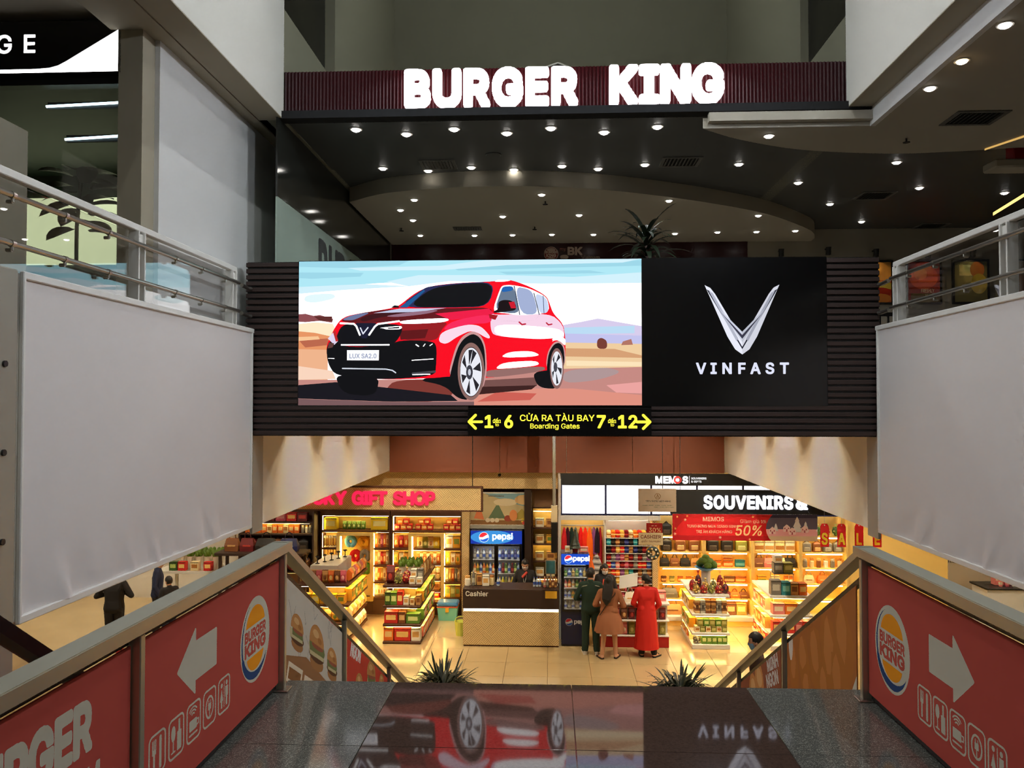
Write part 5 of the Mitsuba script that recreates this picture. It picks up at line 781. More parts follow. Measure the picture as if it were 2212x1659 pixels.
    if wear.get('dress'):
        c, hem, n = wear['dress'], wear['dress_hem'], 48; V_, q = [], wear.get('pleat', .015); prof = wear['profile']
        for z, rx, ry in prof:
            for j in range(n):
                a = 2 * math.pi * j / n; w_ = 1 + (q / max(rx, .05)) * math.cos(10 * a) * np.clip((prof[0][0] - .45 - z) / .2, 0, 1); V_.append((rx * w_ * math.cos(a), ry * w_ * math.sin(a) + .004, z))
        m_ = len(prof); F_ = [[i * n + j, (i + 1) * n + j, (i + 1) * n + (j + 1) % n] for i in range(m_ - 1) for j in range(n)] + [[i * n + j, (i + 1) * n + (j + 1) % n, i * n + (j + 1) % n] for i in range(m_ - 1) for j in range(n)]
        out('dress', trimesh.Trimesh(np.array(V_), np.array(F_), process=False), c); out('bodice', fin(union(torso(.014, 1.0) + arms(.02, wear.get('sleeve', .8)) + ([hull((V(0, -.005, 1.41), .06), (V(0, 0, 1.45), .057))] if wear.get('collar') else [])), .024, 7), c)
    for s in (0, 1):
        x, y = fx[s]; a = math.radians(toe[s]); dr = V(math.sin(-a), math.cos(a), 0)
        if wear.get('shoes'):
            sole = hull((V(x, y - .05, .012), .042), (V(x, y, 0) + dr * .15 + V(0, 0, .012), .04)) ^ m3.Manifold.cube([9, 9, .03], True).translate([0, 0, .015])
            up = hull((V(x, y - .035, .055), .05), (V(x, y - .05, .035), .042), (V(x, y, 0) + dr * .13 + V(0, 0, .034), .036)) if not wear.get('sandal') else hull((V(x, y, 0) + dr * .09 + V(0, 0, .04), .034), (V(x, y, 0) + dr * .11 + V(0, 0, .03), .036))
            sk = out('shoe', fin(union([up]), .02, 3), wear['shoes']); out('sole', tm(sole), wear.get('sole', wear['shoes']), False, sk)
    for nm, pts, r, b in wear.get('extra', ()): out(nm, tube([V(*p_) for p_ in pts], r, 7), b)
    return k
mat('track_green', (16, 44, 34), .8); mat('suit_black', (20, 18, 20), .8); mat('tan_cloth', (162, 108, 80), .85, spec=.2); mat('ao_red', (205, 32, 26), .7); mat('navy_cloth', (30, 38, 66), .85); mat('mask_white', (226, 224, 220), .8); mat('mask_blue', (130, 170, 200), .8); mat('coral_cloth', (206, 76, 60), .8); mat('sneaker', (190, 182, 170), .7); mat('brown_cloth', (58, 40, 30), .85)
bent = (((-.30, -.02, 1.12), (-.15, .22, 1.05)), ((.30, -.02, 1.12), (.15, .22, 1.05)))
low = (((-.26, -.03, 1.10), (-.22, .10, .86)), ((.26, -.03, 1.10), (.22, .10, .86)))
person('man in a dark green tracksuit and pale shoes with his back turned at the fridge', (.79, 16.42), 0, {'arms': bent, 'feet': ((-.12, .0), (.12, -.03)), 'head': (-35, 10)}, {'hair': 'short', 'top': 'track_green', 'bottom': 'track_green', 'shoes': 'sneaker', 'sole': 'white_paint', 'mask': 'mask_white', 'extra': [('stripe', [(-.08, -.115, 1.40), (-.18, -.06, 1.36), (-.27, -.06, 1.2)], .006, 'white_paint'), ('stripe', [(.08, -.115, 1.40), (.18, -.06, 1.36), (.27, -.06, 1.2)], .006, 'white_paint')]}, .985)
person('woman in a black jacket and white mask facing the customers over the counter', (1.16, 17.72), 165, {'arms': low, 'head': (25, 20)}, {'hair': 'long', 'top': 'suit_black', 'bottom': 'suit_black', 'shoes': 'suit_black', 'mask': 'mask_white', 'extra': [('shirt_front', [(0, .122, 1.36), (.01, .135, 1.2), (0, .125, 1.05)], .03, 'coral_cloth')]}, .90)
person('woman in a short tan dress with long black hair seen from behind', (1.14, 16.14), -6, {'arms': bent, 'feet': ((-.15, -.02), (.13, .06)), 'toes': (40, -25), 'head': (-15, 12)}, {'hair': 'long', 'dress': 'tan_cloth', 'dress_hem': .6, 'profile': [(1.12, .155, .118), (1.0, .172, .13), (.93, .21, .165), (.86, .25, .2), (.72, .285, .235), (.56, .31, .26)], 'pleat': .03, 'sleeve': .66, 'shoes': 'dark_wood', 'sandal': True, 'extra': [('bag_strap', [(-.2, -.12, .92), (-.05, -.132, 1.15), (.12, -.10, 1.37), (.13, .02, 1.45)], .009, 'dark_wood')]}, .93)
person('woman in a long red tunic over black trousers seen from behind', (1.88, 16.32), 2, {'arms': (((-.28, -.02, 1.12), (-.16, .2, 1.0)), ((.27, -.03, 1.1), (.2, .16, .95))), 'feet': ((-.1, .02), (.15, -.05)), 'toes': (5, -60), 'head': (45, 14)}, {'hair': 'bun', 'dress': 'ao_red', 'dress_hem': .2, 'profile': [(1.2, .15, .12), (1.06, .155, .122), (.95, .205, .158), (.8, .215, .165), (.5, .235, .19), (.17, .265, .21)], 'pleat': .004, 'sleeve': .95, 'collar': True, 'bottom': 'suit_black', 'flare': .012, 'shoes': 'suit_black', 'sandal': True}, .93)
person('cashier in a dark uniform with a pink scarf and mask looking down behind the counter', (-.56, 17.9), 172, {'arms': (((-.28, .02, 1.12), (-.16, .2, .98)), ((.28, .02, 1.12), (.16, .2, .98))), 'head': (10, 28)}, {'hair': 'bun', 'top': 'suit_black', 'bottom': 'suit_black', 'shoes': 'suit_black', 'mask': 'mask_white', 'extra': [('scarf', [(-.06, .10, 1.42), (0, .13, 1.36), (.05, .13, 1.30)], .03, 'coral_cloth'), ('lanyard', [(-.05, .12, 1.36), (0, .135, 1.12), (.05, .12, 1.36)], .006, 'sneaker')]}, .93)
p = at(1638, 1385, 11.8)
person('dark haired man in a blue mask and brown top passing below the right stair rail', (p[0], 11.8), 78, {'arms': low, 'head': (0, 8)}, {'hair': 'short', 'top': 'brown_cloth', 'bottom': 'suit_black', 'shoes': 'suit_black', 'mask': 'mask_blue'}, 1.01)
p = at(247, 1290, 16.0)
person('person all in black standing with bent arms below the left banner', (p[0], 16.0), 10, {'arms': (((-.33, -.02, 1.14), (-.14, .2, 1.16)), ((.33, -.02, 1.14), (.14, .2, 1.16)))}, {'hair': 'short', 'top': 'suit_black', 'bottom': 'suit_black', 'shoes': 'red_paint'}, 1.0)
p = at(340, 1255, 17.3)
person('man in a navy jacket standing by the pale herb table', (p[0], 17.3), -70, {'arms': low, 'head': (0, 10)}, {'hair': 'short', 'top': 'navy_cloth', 'bottom': 'suit_black', 'shoes': 'suit_black'}, .98)
p = at(366, 1256, 16.6)
person('short dark haired person beside the man in navy', (p[0], 16.6), 50, {'arms': low, 'head': (10, 10)}, {'hair': 'short', 'top': 'suit_black', 'bottom': 'navy_cloth', 'shoes': 'suit_black'}, .82)
# ---------------------------------------------------------------- souvenir shop
k = thing('souvenir_fascia', 'black shop fascia with a white lit name and a red ring', 'sign')
add('board', cbx(.21, 6.6, 18.42, 18.6, -1.825, -1.575, .006), 'black_metal', k); P = Plane((2.33, 18.415, -1.775), (1, 0, 0), (0, 0, 1)); WT = (255, 255, 255, 1.5)
add('lettering', P.put(flat([(pos(tp('MEM', .145, True, .010), 0, .0), WT), (oval(.50, .07, .085, .085).difference(oval(.5, .07, .048, .048)), (255, 70, 60, 1.3)), (oval(.5, .07, .04, .04), WT), (pos(tp('S', .145, True, .010), .6, 0), WT), (sbox(.755, -.01, .765, .16), WT), (pos(tp('SOUVENIRS', .042, True), .80, .085), WT), (pos(tp('& GIFTS', .042, True), .80, .015), WT)])), 'emitter', k, emit='vc')
k = thing('light_box_row', 'row of blank white light boxes under the black shop fascia', 'light box'); add('frame', cat_([bx(.21, 6.6, 18.5, 18.6, -2.51, -2.48), bx(.21, 6.6, 18.5, 18.6, -1.84, -1.825)] + [bx(x - .02, x + .02, 18.49, 18.6, -2.48, -1.83) for x in (.23, 1.23, 2.25, 3.27, 4.29, 5.31, 6.33)]), 'navy', k)
for x in (.25, 1.25, 2.27, 3.29, 4.31, 5.33): add('pane', bx(x, x + .98, 18.52, 18.54, -2.48, -1.84), 'emitter', k, emit=(1.9, 1.85, 1.85))
struct('wall_souvenir', bx(.2, 9, 19.05, 19.1, Z0, -1.6), 'warm_board'); struct('wall_divider', bx(.16, .21, 17.4, 19.1, Z0, -1.6), 'white_wall')
add('lintel_board', cbx(.21, 2.45, 18.45, 18.6, -2.62, -2.52, .004), 'white_paint', lab='white lintel strip over the clothes and scarf shelves', cat='lintel board')
# clothes nook
k = thing('clothes_rail', 'steel rail in a bright nook holding red and dark clothes', 'clothes rail'); add('rod', cyl((.22, 18.75, -2.78), (1.21, 18.75, -2.78), .012), 'steel', k); add('lamp', bx(.35, 1.1, 18.62, 18.68, -2.64, -2.625), 'emitter', k, emit=(16, 13, 8)); add('partition', cbx(1.205, 1.235, 18.55, 19.05, Z0, -2.62, .003), 'white_paint', k)
def garment(x, y, z, w, h, c, lab, stripes=None):
    n = 14; q = random.Random(int(x * 1000)); V = []; zz = np.linspace(0, -h, 9)
    for zi, z_ in enumerate(zz):
        t = zi / 8; ww = w * (.28 + .72 * min(1, t * 3)) * (1 + .15 * t)
        for a in np.linspace(0, 2 * math.pi, n, endpoint=False): V.append((x + ww / 2 * math.cos(a), y + .045 * math.sin(a) * (1 + .5 * math.cos(3 * a + x * 9)), z + z_))
    Fs = [[i * n + j, i * n + (j + 1) % n, (i + 1) * n + (j + 1) % n] for i in range(8) for j in range(n)] + [[i * n + j, (i + 1) * n + (j + 1) % n, (i + 1) * n + j] for i in range(8) for j in range(n)]
    m = trimesh.Trimesh(np.array(V), np.array(Fs), process=False); col = np.tile(lin(c), (len(V), 1))
    if stripes is not None:
        for i in range(0, 9, 2): col[i * n:(i + 1) * n] = lin(stripes)
    kk = thing('hanging_garment', lab, 'garment'); add('cloth', (m, col), 'cloth', kk, smooth=True)
    add('hanger', tube([(x - w * .4, y, z - .06), (x, y, z), (x + w * .4, y, z - .06)], .006, 5), 'steel', kk); add('hook', cyl((x, y, z), (x, y, z + .034), .004, 5), 'steel', kk)
for x, z, w, h, c, l in ((.30, -2.83, .12, .62, (190, 40, 46), 'red garment hanging first on the clothes rail, over the narrow fridge'), (.38, -2.83, .12, .5, (60, 24, 40), 'dark plum garment hanging second on the clothes rail'), (.47, -2.83, .13, .56, (30, 46, 42), 'black green garment hanging third on the clothes rail'), (.56, -2.83, .12, .5, (70, 84, 80), 'grey green garment hanging fourth on the clothes rail'), (.68, -2.83, .13, .6, (206, 30, 30), 'bright red garment in the middle of the clothes rail'), (.78, -2.83, .14, .62, (226, 50, 30), 'scarlet garment hanging right of the small fir tree'),
    (.88, -2.83, .14, .75, (236, 100, 30), 'orange red garment hanging low on the clothes rail'), (.98, -2.83, .13, .6, (120, 70, 120), 'purple garment near the end of the clothes rail'), (1.05, -2.83, .11, .56, (36, 26, 36), 'black garment near the end of the clothes rail'), (1.12, -2.83, .09, .8, (170, 34, 44), 'dark red garment at the end of the clothes rail')): garment(x, 18.75 + .02 * math.sin(x * 40), z, w * 1.0, h, c, l)
garment(1.03, 18.6, -3.42, .22, .55, (36, 30, 34), 'black and white striped garment hanging below the purple one', (230, 226, 220)); garment(.88, 18.6, -3.5, .2, .5, (230, 110, 50), 'orange top hanging over the masked woman', None)
k = thing('small_fir_tree', 'small dark fir tree in a red pot on top of the narrow fridge', 'plant'); add('pot', lathe([(0, 0), (.05, 0), (.065, .1), (0, .1)], 12).apply_translation((.5, 17.1, -3.09)), 'red_paint', k)
add('crown', cat_([lathe([(.13 - .025 * i, 0), (.1 - .022 * i, .05), (.02, .12), (0, .12)], 9).apply_translation((.5, 17.1, -3.0 + .065 * i)) for i in range(5)]), 'foliage', k)
put('box', .34, 17.1, -3.09, .1, .1, .12, 'white', 'on top of the narrow fridge, left of the fir tree'); put('box', .68, 17.1, -3.09, .18, .12, .11, 'pink', 'on top of the narrow fridge, right of the fir tree')
# scarf shelves
k = thing('scarf_shelf', 'white shelf wall stacked with coloured folded scarves', 'shelf'); add('back_panel', bx(1.24, 2.3, 19.0, 19.03, Z0, -2.62), 'white_paint', k)
zs = [-2.86 - .172 * i for i in range(9)]
for z in zs: add('shelf_board', cbx(1.24, 2.28, 18.6, 19.0, z - .19, z - .178, .002), 'white_paint', k)
add('lamp', bx(1.3, 2.2, 18.62, 18.67, -2.645, -2.63), 'emitter', k, emit=(12, 9, 5)); add('upright', cbx(2.28, 2.4, 18.55, 19.0, Z0, -2.62, .004), 'fretwork', k)
SC = [['cream', 'orange', 'red', 'gold', 'maroon'], ['teal', 'black', 'brown', 'black', 'navy', 'black'], ['black', 'maroon', 'gold', 'red', 'navy', 'tan', 'navy'], ['maroon', 'grey', 'purple', 'rose', 'tan', 'maroon', 'grey'], ['red', 'blue', 'pink', 'maroon', 'rose', 'maroon', 'grey', 'red'], ['brown', 'red', 'orange', 'purple', 'olive', 'teal', 'black', 'brown', 'grey'], ['blue', 'purple', 'gold', 'olive', 'purple', 'teal', 'rose', 'pink', 'olive', 'navy'], ['maroon', 'brown', 'maroon', 'brown', 'rose', 'maroon'], ['maroon', 'black', 'brown', 'rose']]
OR_ = ['top', 'second', 'third', 'fourth', 'fifth', 'sixth', 'seventh', 'eighth', 'ninth']
for r_, (z, c) in enumerate(zip(zs, SC)): row('scarf', 1.26, 2.26, 18.74, z - .178, 1.0 / 10.2, .22, .15, c, f'on the {OR_[r_]} scarf shelf', 10)
# bag shelves: bays with glass shelves and light strips
LZ = (-4.76, -4.39, -4.04, -3.69, -3.34, -2.98)
def bagbay(x0, x1, lab):
    k = thing('bag_shelf', lab, 'shelf'); add('back_panel', bx(x0, x1, 19.0, 19.03, Z0, -2.55), 'warm_board', k); add('seat', cbx(x0, x1, 18.5, 19.0, -4.86, -4.76, .006), 'white_paint', k); add('kick_board', bx(x0, x1, 18.55, 19.0, Z0, -4.86), 'warm_board', k)
    for x in (x0, x1): add('upright', cbx(x - .02, x + .02, 18.6, 19.0, -4.76, -2.55, .003), 'warm_board', k)
    for z in LZ[1:]:
        add('shelf_board', cbx(x0 + .02, x1 - .02, 18.62, 19.0, z - .02, z, .003), 'warm_board', k); add('light_strip', bx(x0 + .1, x1 - .1, 18.62, 18.65, z - .045, z - .021), 'emitter', k, emit=(19, 14, 6.5))
    return k
bagbay(2.42, 3.42, 'lit bag shelf between the scarf wall and the fruit island'); bagbay(3.46, 4.50, 'lit bag shelf right behind the fruit island'); bagbay(4.54, 5.56, 'lit bag shelf with cream bags under the town picture'); bagbay(5.6, 6.6, 'lit bag shelf under the hanging sale cards')
yb = 18.76; w1, w2, w3, w4 = 'on the bag shelf beside the scarves', 'on the bag shelf behind the fruit', 'on the cream bag shelf', 'on the shelf under the sale cards'
row('backpack', 2.46, 3.4, yb, -3.34, .24, .14, .3, ['black', 'brown', 'brown'], w1 + ', near the top', 3); row('bag', 2.46, 3.38, yb, -3.69, .2, .12, .27, ['black', 'brown', 'black', 'tan'], w1 + ', second tier', 4); row('purse', 2.46, 3.4, yb, -4.04, .12, .06, .13, ['brown', 'olive', 'orange', 'orange', 'amber'], w1 + ', third tier', 5); put('bag', 2.68, yb, -4.39, .34, .16, .3, 'grey', w1 + ', fourth tier'); put('bag', 3.1, yb, -4.39, .4, .16, .3, 'yellow', w1 + ', fourth tier')
for x, w in ((2.74, .42), (3.2, .3)): put('bag', x, yb, -4.76, w, .2, .32, 'tan', w1 + (', big one at the bottom' if w > .4 else ', smaller one at the bottom'), name='basket bag')
row('backpack', 3.5, 4.46, yb, -3.34, .26, .14, .3, ['black', 'black', 'olive'], w2 + ', near the top', 3); row('purse', 3.6, 4.4, yb, -3.69, .22, .08, .16, ['orange', 'orange', 'teal'], w2 + ', second tier', 3); put('purse', 4.0, yb + .05, -3.53, .2, .06, .08, 'tan', w2 + ', lying on other purses'); row('purse', 3.9, 4.4, yb, -4.04, .24, .08, .14, ['brown', 'orange'], w2 + ', third tier', 2); row('bag', 3.66, 4.44, yb, -4.39, .2, .12, .2, ['orange', 'maroon', 'orange', 'brown'], w2 + ', fourth tier', 4); row('box', 3.7, 4.4, yb, -4.76, .22, .16, .26, ['amber', 'brown', 'gold'], w2 + ', at the bottom', 3)
row('purse', 4.58, 5.5, yb, -3.34, .21, .08, .24, ['cream', 'white'], w3 + ', near the top', 4); row('bag', 4.58, 5.5, yb, -3.69, .24, .12, .3, ['brown', 'pink', 'cream', 'black'], w3 + ', second tier', 4); row('purse', 4.6, 5.5, yb, -4.04, .2, .08, .16, ['amber', 'cream', 'orange'], w3 + ', third tier', 3)
row('backpack', 5.64, 6.56, yb, -3.34, .2, .12, .24, ['grey', 'brown', 'grey'], w4 + ', near the top', 4); row('jar', 5.64, 6.56, yb, -3.69, .1, .1, .2, ['grey', 'cream', 'brown', 'white'], w4 + ', second tier', 6); row('bag', 5.64, 6.56, yb, -4.04, .22, .12, .26, ['cream', 'orange', 'grey'], w4 + ', third tier', 3)
row('net', 5.7, 6.5, yb, -2.98, .16, .14, .26, ['red', 'green'], w4 + ', on the very top', 4)
row('backpack', 2.46, 3.4, yb, -2.98, .24, .14, .28, ['black', 'olive', 'brown'], w1 + ', on the very top', 3)
# fruit island and box island
T2 = (-3.885, -4.27, -4.65)
island(2.86, 3.62, 16.82, 18.3, T2, 'white_paint', 'white display island stacked with fruit nets and green boxes', .09); island(4.42, 5.28, 16.8, 18.3, T2, 'white_paint', 'white display island with pale boxes behind the right stair rail', .09)
for i, (c, x, y, h) in enumerate((('gold', 2.97, 16.95, .24), ('red', 3.12, 16.95, .23), ('olive', 3.27, 16.95, .22), ('red', 3.42, 16.95, .22), ('maroon', 3.56, 16.95, .25), ('red', 2.93, 17.15, .3), ('maroon', 3.05, 17.18, .42), ('red', 3.5, 17.18, .42), ('gold', 3.2, 17.18, .26), ('olive', 3.36, 17.18, .26))): put('net', x, y, -3.885, .15, .14, h, c, f'on the fruit island, {ORD[i if i < 5 else i - 5]} from left' + (' in front' if y < 17 else ' behind'))
k = thing('succulent_bowl', 'bowl heaped with green succulents on top of the fruit island', 'plant'); add('stand', cyl((3.27, 17.5, -3.885), (3.27, 17.5, -3.52), .1, 14), 'white_paint', k); add('bowl', lathe([(0, 0), (.12, 0), (.24, .07), (.22, .07), (0, .03)], 18).apply_translation((3.27, 17.5, -3.52)), 'lid_blue', k)
for i in range(16): a = i * 2.4; add('rosette', ell((.085, .085, .075), (3.27 + .17 * math.cos(a) * (i % 3) / 2, 17.5 + .15 * math.sin(a) * (i % 3) / 2, -3.4 + .07 * (2 - i % 3)), 1), 'leaf_green', k)
row('stack', 2.92, 3.58, 16.95, -4.27, .1, .18, .27, ['brown', 'grey', 'tan', 'tan', 'grey', 'brown'], 'on the second tier of the fruit island', 6); row('box', 2.98, 3.58, 16.94, -4.53, .115, .14, .14, ['olive', 'green'], 'on the third tier of the fruit island', 5) if True else None
row('box', 2.92, 3.58, 16.94, -4.65, .1, .15, .115, ['cream', 'olive'], 'under green boxes on the fruit island', 6); row('box', 3.06, 3.58, 16.94, Z0 + .09, .1, .15, .17, ['green'], 'at the bottom of the fruit island', 5); put('net', 2.97, 16.95, Z0 + .09, .15, .14, .2, 'grey', 'at the bottom corner of the fruit island')
for zi, (z, c) in enumerate(((-4.27, ['gold', 'cream']), (-4.65, ['amber', 'olive', 'cream']), (Z0 + .09, ['cream', 'orange']))): rowy('box', 2.935, 17.2, 18.2, z, .18, .14, .2 if zi < 2 else .15, c, 'on the aisle side of the fruit island, tier ' + 'two three four'.split()[zi], -90, 5)
w5 = 'on the right rail island'
for i, (c, x, w, h) in enumerate((('grey', 4.56, .2, .3), ('teal', 4.76, .18, .26), ('tan', 4.93, .15, .24), ('orange', 5.1, .16, .24))): put('box', x, 16.95, -3.885, w, .18, h, c, w5 + ', top front')
k = thing('wire_stand', 'thin wire stand lifting pale boxes on the island behind the right rail', 'stand'); add('frame', cat_([cyl((x, y, -3.885), (x, y, -3.52), .008, 6) for x in (4.62, 5.0) for y in (17.2, 17.5)] + [bar((4.6, 17.35, -3.52), (5.02, 17.35, -3.52), (0, .34, 0), (0, 0, .012))]), 'steel', k)
for c, x, z, w, h in (('grey', 4.72, -3.514, .19, .2), ('olive', 4.92, -3.514, .19, .2), ('white', 4.72, -3.31, .16, .14)): put('box', x, 17.35, z, w, .2, h, c, 'on the wire stand')
row('box', 4.48, 5.24, 16.94, -4.27, .24, .18, .22, ['pink', 'orange', 'white'], w5 + ', second tier', 3); row('box', 4.48, 5.24, 16.94, -4.65, .14, .16, .24, ['red', 'rose'], w5 + ', third tier', 5)
for zi, (z, c) in enumerate(((-4.27, ['cream', 'pink', 'gold']), (-4.65, ['gold', 'cream', 'orange']), (Z0 + .09, ['red', 'cream']))): rowy('box', 4.495, 17.2, 18.2, z, .17, .14, .24 if zi < 2 else .15, c, w5 + ', aisle side, tier ' + 'two three four'.split()[zi], -90, 5)
# souvenir counter behind the customers
k = thing('souvenir_counter', 'white shelf counter with a red base in front of the customers', 'counter'); add('top', cbx(.85, 2.42, 16.85, 17.4, -4.12, -4.08, .006), 'white_paint', k); add('base', cbx(.87, 2.4, 16.87, 17.38, Z0, -4.76, .006), 'red_paint', k); add('body', bx(.87, 2.4, 17.1, 17.38, -4.76, -4.12), 'white_paint', k)
for z in (-4.74, -4.43): add('shelf_board', cbx(.86, 2.41, 16.86, 17.12, z - .02, z, .003), 'white_paint', k)
row('pouch', .95, 2.36, 16.97, -4.43, .13, .1, .24, ['maroon', 'black', 'rose', 'brown'], 'on the upper shelf of the red counter', 9); row('pouch', .95, 2.36, 16.97, -4.74, .13, .1, .26, ['olive', 'maroon', 'black', 'pink'], 'on the lower shelf of the red counter', 9)
k = thing('cash_monitor', 'pale tilted screen on the souvenir counter between the customers', 'monitor'); add('screen', bar((1.42, 17.15, -3.72), (1.78, 17.0, -3.62), (0, .03, 0), (.02, .1, .24)), 'white_paint', k); add('stand', cyl((1.6, 17.15, -4.08), (1.6, 17.1, -3.72), .03), 'black_metal', k)
put('box', 1.9, 17.15, -4.08, .3, .2, .14, 'yellow', 'on the souvenir counter'); put('box', 2.25, 17.15, -4.08, .24, .2, .2, 'pink', 'on the souvenir counter'); put('bag', 1.62, 16.95, -4.08, .2, .12, .3, 'white', 'held between the customers on the souvenir counter')
# hanging cards, signs and banner
k = thing('souvenir_sign', 'dark hanging sign board with big white lit letters SOUVENIRS', 'sign'); add('board', cbx(2.5, 6.1, 17.2, 17.3, -2.31, -1.80, .006), 'dark_void', k)
xx_ = 3.17; ws = [tp(c, .25, True, .012, sx=.84).bounds[2] for c in 'SOUVENIRS']; gap = (1.84 - sum(ws)) / 8
for c, wi in zip('SOUVENIRS', ws): add('letter', Plane((xx_, 17.19, -2.175), (1, 0, 0), (0, 0, 1)).put(extr(tp(c, .25, True, .012, sx=.84), .025)), 'emitter', k, emit=(1.9, 1.95, 2.2), w=.1); xx_ += wi + gap
add('letter', Plane((5.06, 17.19, -2.175), (1, 0, 0), (0, 0, 1)).put(extr(tp('&', .25, True, .016), .025)), 'emitter', k, emit=(1.9, 1.95, 2.2), w=.1)
for x in (2.7, 5.9): add('cord', cyl((x, 17.25, -1.8), (x, 17.25, .2 if x < 3.9 else -1.55), .006, 6), 'black_metal', k)
k = thing('sale_banner', 'red banner with fifty percent lettering and a snowy town picture', 'banner'); w, h = 2.94, .54; P = Plane((2.5, 16.995, -2.81), (1, 0, 0), (0, 0, 1)); RB, CRM = (206, 40, 44), (244, 200, 180)
L = [(sbox(0, 0, w, h), RB), (sbox(0, 0, w, .1), (172, 30, 34)), (sbox(0, h - .06, w, h), (180, 32, 36)), (pg((0, h), (.34, h), (.12, .3), (.02, .1), (0, 0)), (160, 28, 30)), (pos(tp('MEMOS', .085, True), .62, .395), CRM), (pos(tp('TƯNG BỪNG MÙA GIÁNG SINH', .052, True, sx=.95), .30, .265), CRM), (pos(tp('TRI ÂN KHÁCH HÀNG', .056, True, sx=.92), .48, .15), CRM), (pos(tp('Giảm giá tới', .07, False), 1.38, .36), (248, 214, 190)), (affinity.skew(pos(tp('50%', .2, True, sx=.92), 1.27, .11), 10, 0, origin=(1.3, .1)), (250, 204, 150))]
L += [(stroke([(x + .03 * math.cos(a), y + .03 * math.sin(a)), (x - .03 * math.cos(a), y - .03 * math.sin(a))], .008), CRM) for x, y in ((.97, .06), (.26, .42), (.05, .13)) for a in (0, 1.05, 2.1)] + [(oval(x, y, .022, .022), (240, 170, 110)) for x, y in ((.06, .24), (.1, .48), (.3, .5), (1.57, .03), (1.64, .49))]
tw = oval(3.1, .25, 1.2, .62).intersection(sbox(0, 0, w, h)); L += [(tw, (90, 86, 112)), (tw.intersection(sbox(0, 0, w, .24)), (236, 176, 186)), (tw.intersection(sbox(0, 0, w, .1)), (222, 196, 168)), (tw.intersection(sbox(0, h - .07, w, h)), (50, 48, 76))]
for x, y, s in ((2.1, .2, .16), (2.53, .18, .32), (2.7, .2, .2), (3.0, .2, .26)): L.append((Polygon([(x - s * .36, y), (x + s * .36, y), (x + s * .18, y + s * .34), (x + s * .26, y + s * .34), (x + s * .1, y + s * .7), (x + s * .15, y + s * .7), (x, y + s), (x - s * .15, y + s * .7), (x - s * .1, y + s * .7), (x - s * .26, y + s * .34), (x - s * .18, y + s * .34)]).intersection(sbox(0, 0, w, h)), (226, 226, 232)))
for x, y in ((2.03, .14), (2.32, .19), (2.43, .13), (2.68, .17)): L += [(pg((x - .07, y), (x + .07, y), (x + .07, y + .09), (x, y + .15), (x - .07, y + .09)), (246, 216, 220)), (sbox(x - .015, y, x + .015, y + .05), (170, 90, 110)), (sbox(x - .05, y + .05, x - .025, y + .08), (170, 90, 110)), (sbox(x + .025, y + .05, x + .05, y + .08), (170, 90, 110))]
add('print', P.put(flat(L)), 'matt_print', k); add('sheet', bx(2.5, 5.44, 16.996, 17.004, -2.81, -2.27), 'white_paint', k)
for x in (2.7, 5.3): add('cord', cyl((x, 17.0, -2.27), (x, 17.185, -2.22), .004, 5), 'black_metal', k)
k = thing('notice_board', 'pale hanging notice with a round emblem and small text in front of the light boxes', 'sign'); add('sheet', cbx(1.7, 2.43, 16.0, 16.03, -2.10, -1.655, .003), mat('notice', (196, 178, 160), .6), k)
P = Plane((1.7, 15.998, -2.1), (1, 0, 0), (0, 0, 1)); GD = (130, 96, 50)
L = [(oval(.37, .3, .058, .058).difference(oval(.37, .3, .049, .049)), GD), (stroke([(.34, .27), (.37, .335), (.40, .27)], .01), GD), (stroke([(.37, .265), (.37, .3)], .008), GD), (pos(tp('TẤT CẢ CÁC MẶT HÀNG', .03, True, mid=True), .38, .19), (70, 66, 64))] + [(sbox(.08 + .12 * i, .12, .17 + .12 * i, .128), (120, 130, 110)) for i in range(5)] + [(sbox(.3 + .1 * i, .085, .38 + .1 * i, .092), (120, 130, 110)) for i in range(4)]
add('print', P.put(flat(L)), 'matt_print', k); add('cord', cyl((2.17, 16.015, -1.655), (2.17, 16.015, .2), .006, 6), 'black_metal', k)
k = thing('cashier_sign', 'cream CASHIER sign hanging under a red thirty percent card', 'sign'); add('plate', cbx(1.7, 2.17, 16.0, 16.02, -2.745, -2.51, .003), mat('sign_cream', (226, 208, 170), .6), k); add('red_card', cbx(1.85, 2.16, 16.0, 16.015, -2.505, -2.32, .003), 'red_paint', k)
P = Plane((1.7, 15.998, -2.745), (1, 0, 0), (0, 0, 1)); add('lettering', P.put(flat([(pos(tp('CASHIER', .062, True, mid=True, sx=1.05), .235, .13), (120, 50, 40)), (pos(tp('QUẦY THU NGÂN', .032, True, mid=True), .235, .055), (150, 110, 80)), (pos(tp('30%', .085, False, sx=.95), .2, .25), (250, 226, 170)), (sbox(.25, .37, .29, .38), CRM), (sbox(.31, .37, .35, .38), CRM)])), 'matt_print', k)
for x in (1.9, 2.1): add('cord', cyl((x, 16.01, -2.32), (x, 16.01, -1.66), .003, 5), 'steel', k)
k = thing('flower_wreath', 'round dark wreath with pale blossoms hanging by the scarf shelf', 'wreath'); c0 = at(1410, 1195, 17.4)
add('ring', trimesh.creation.torus(.1, .045, 20, 8).apply_transform(Plane(c0, (1, 0, 0), (0, 0, 1)).M), 'foliage', k)
for i in range(14): a = i * .9; add('blossom', ell((.022, .022, .022), c0 + [.1 * math.cos(a), -.045, .1 * math.sin(a)], 1), 'yellow_card' if i % 3 == 0 else 'white_paint', k)
add('cord', cyl(c0 + [0, 0, .13], c0 + [0, 0, 1.0], .003, 5), 'steel', k)
k = thing('ceiling_pole', 'slim grey pole from the ceiling carrying a cream box and a dark speaker', 'pole'); p = at(1197, 1100, 16.0); px_ = p[0]
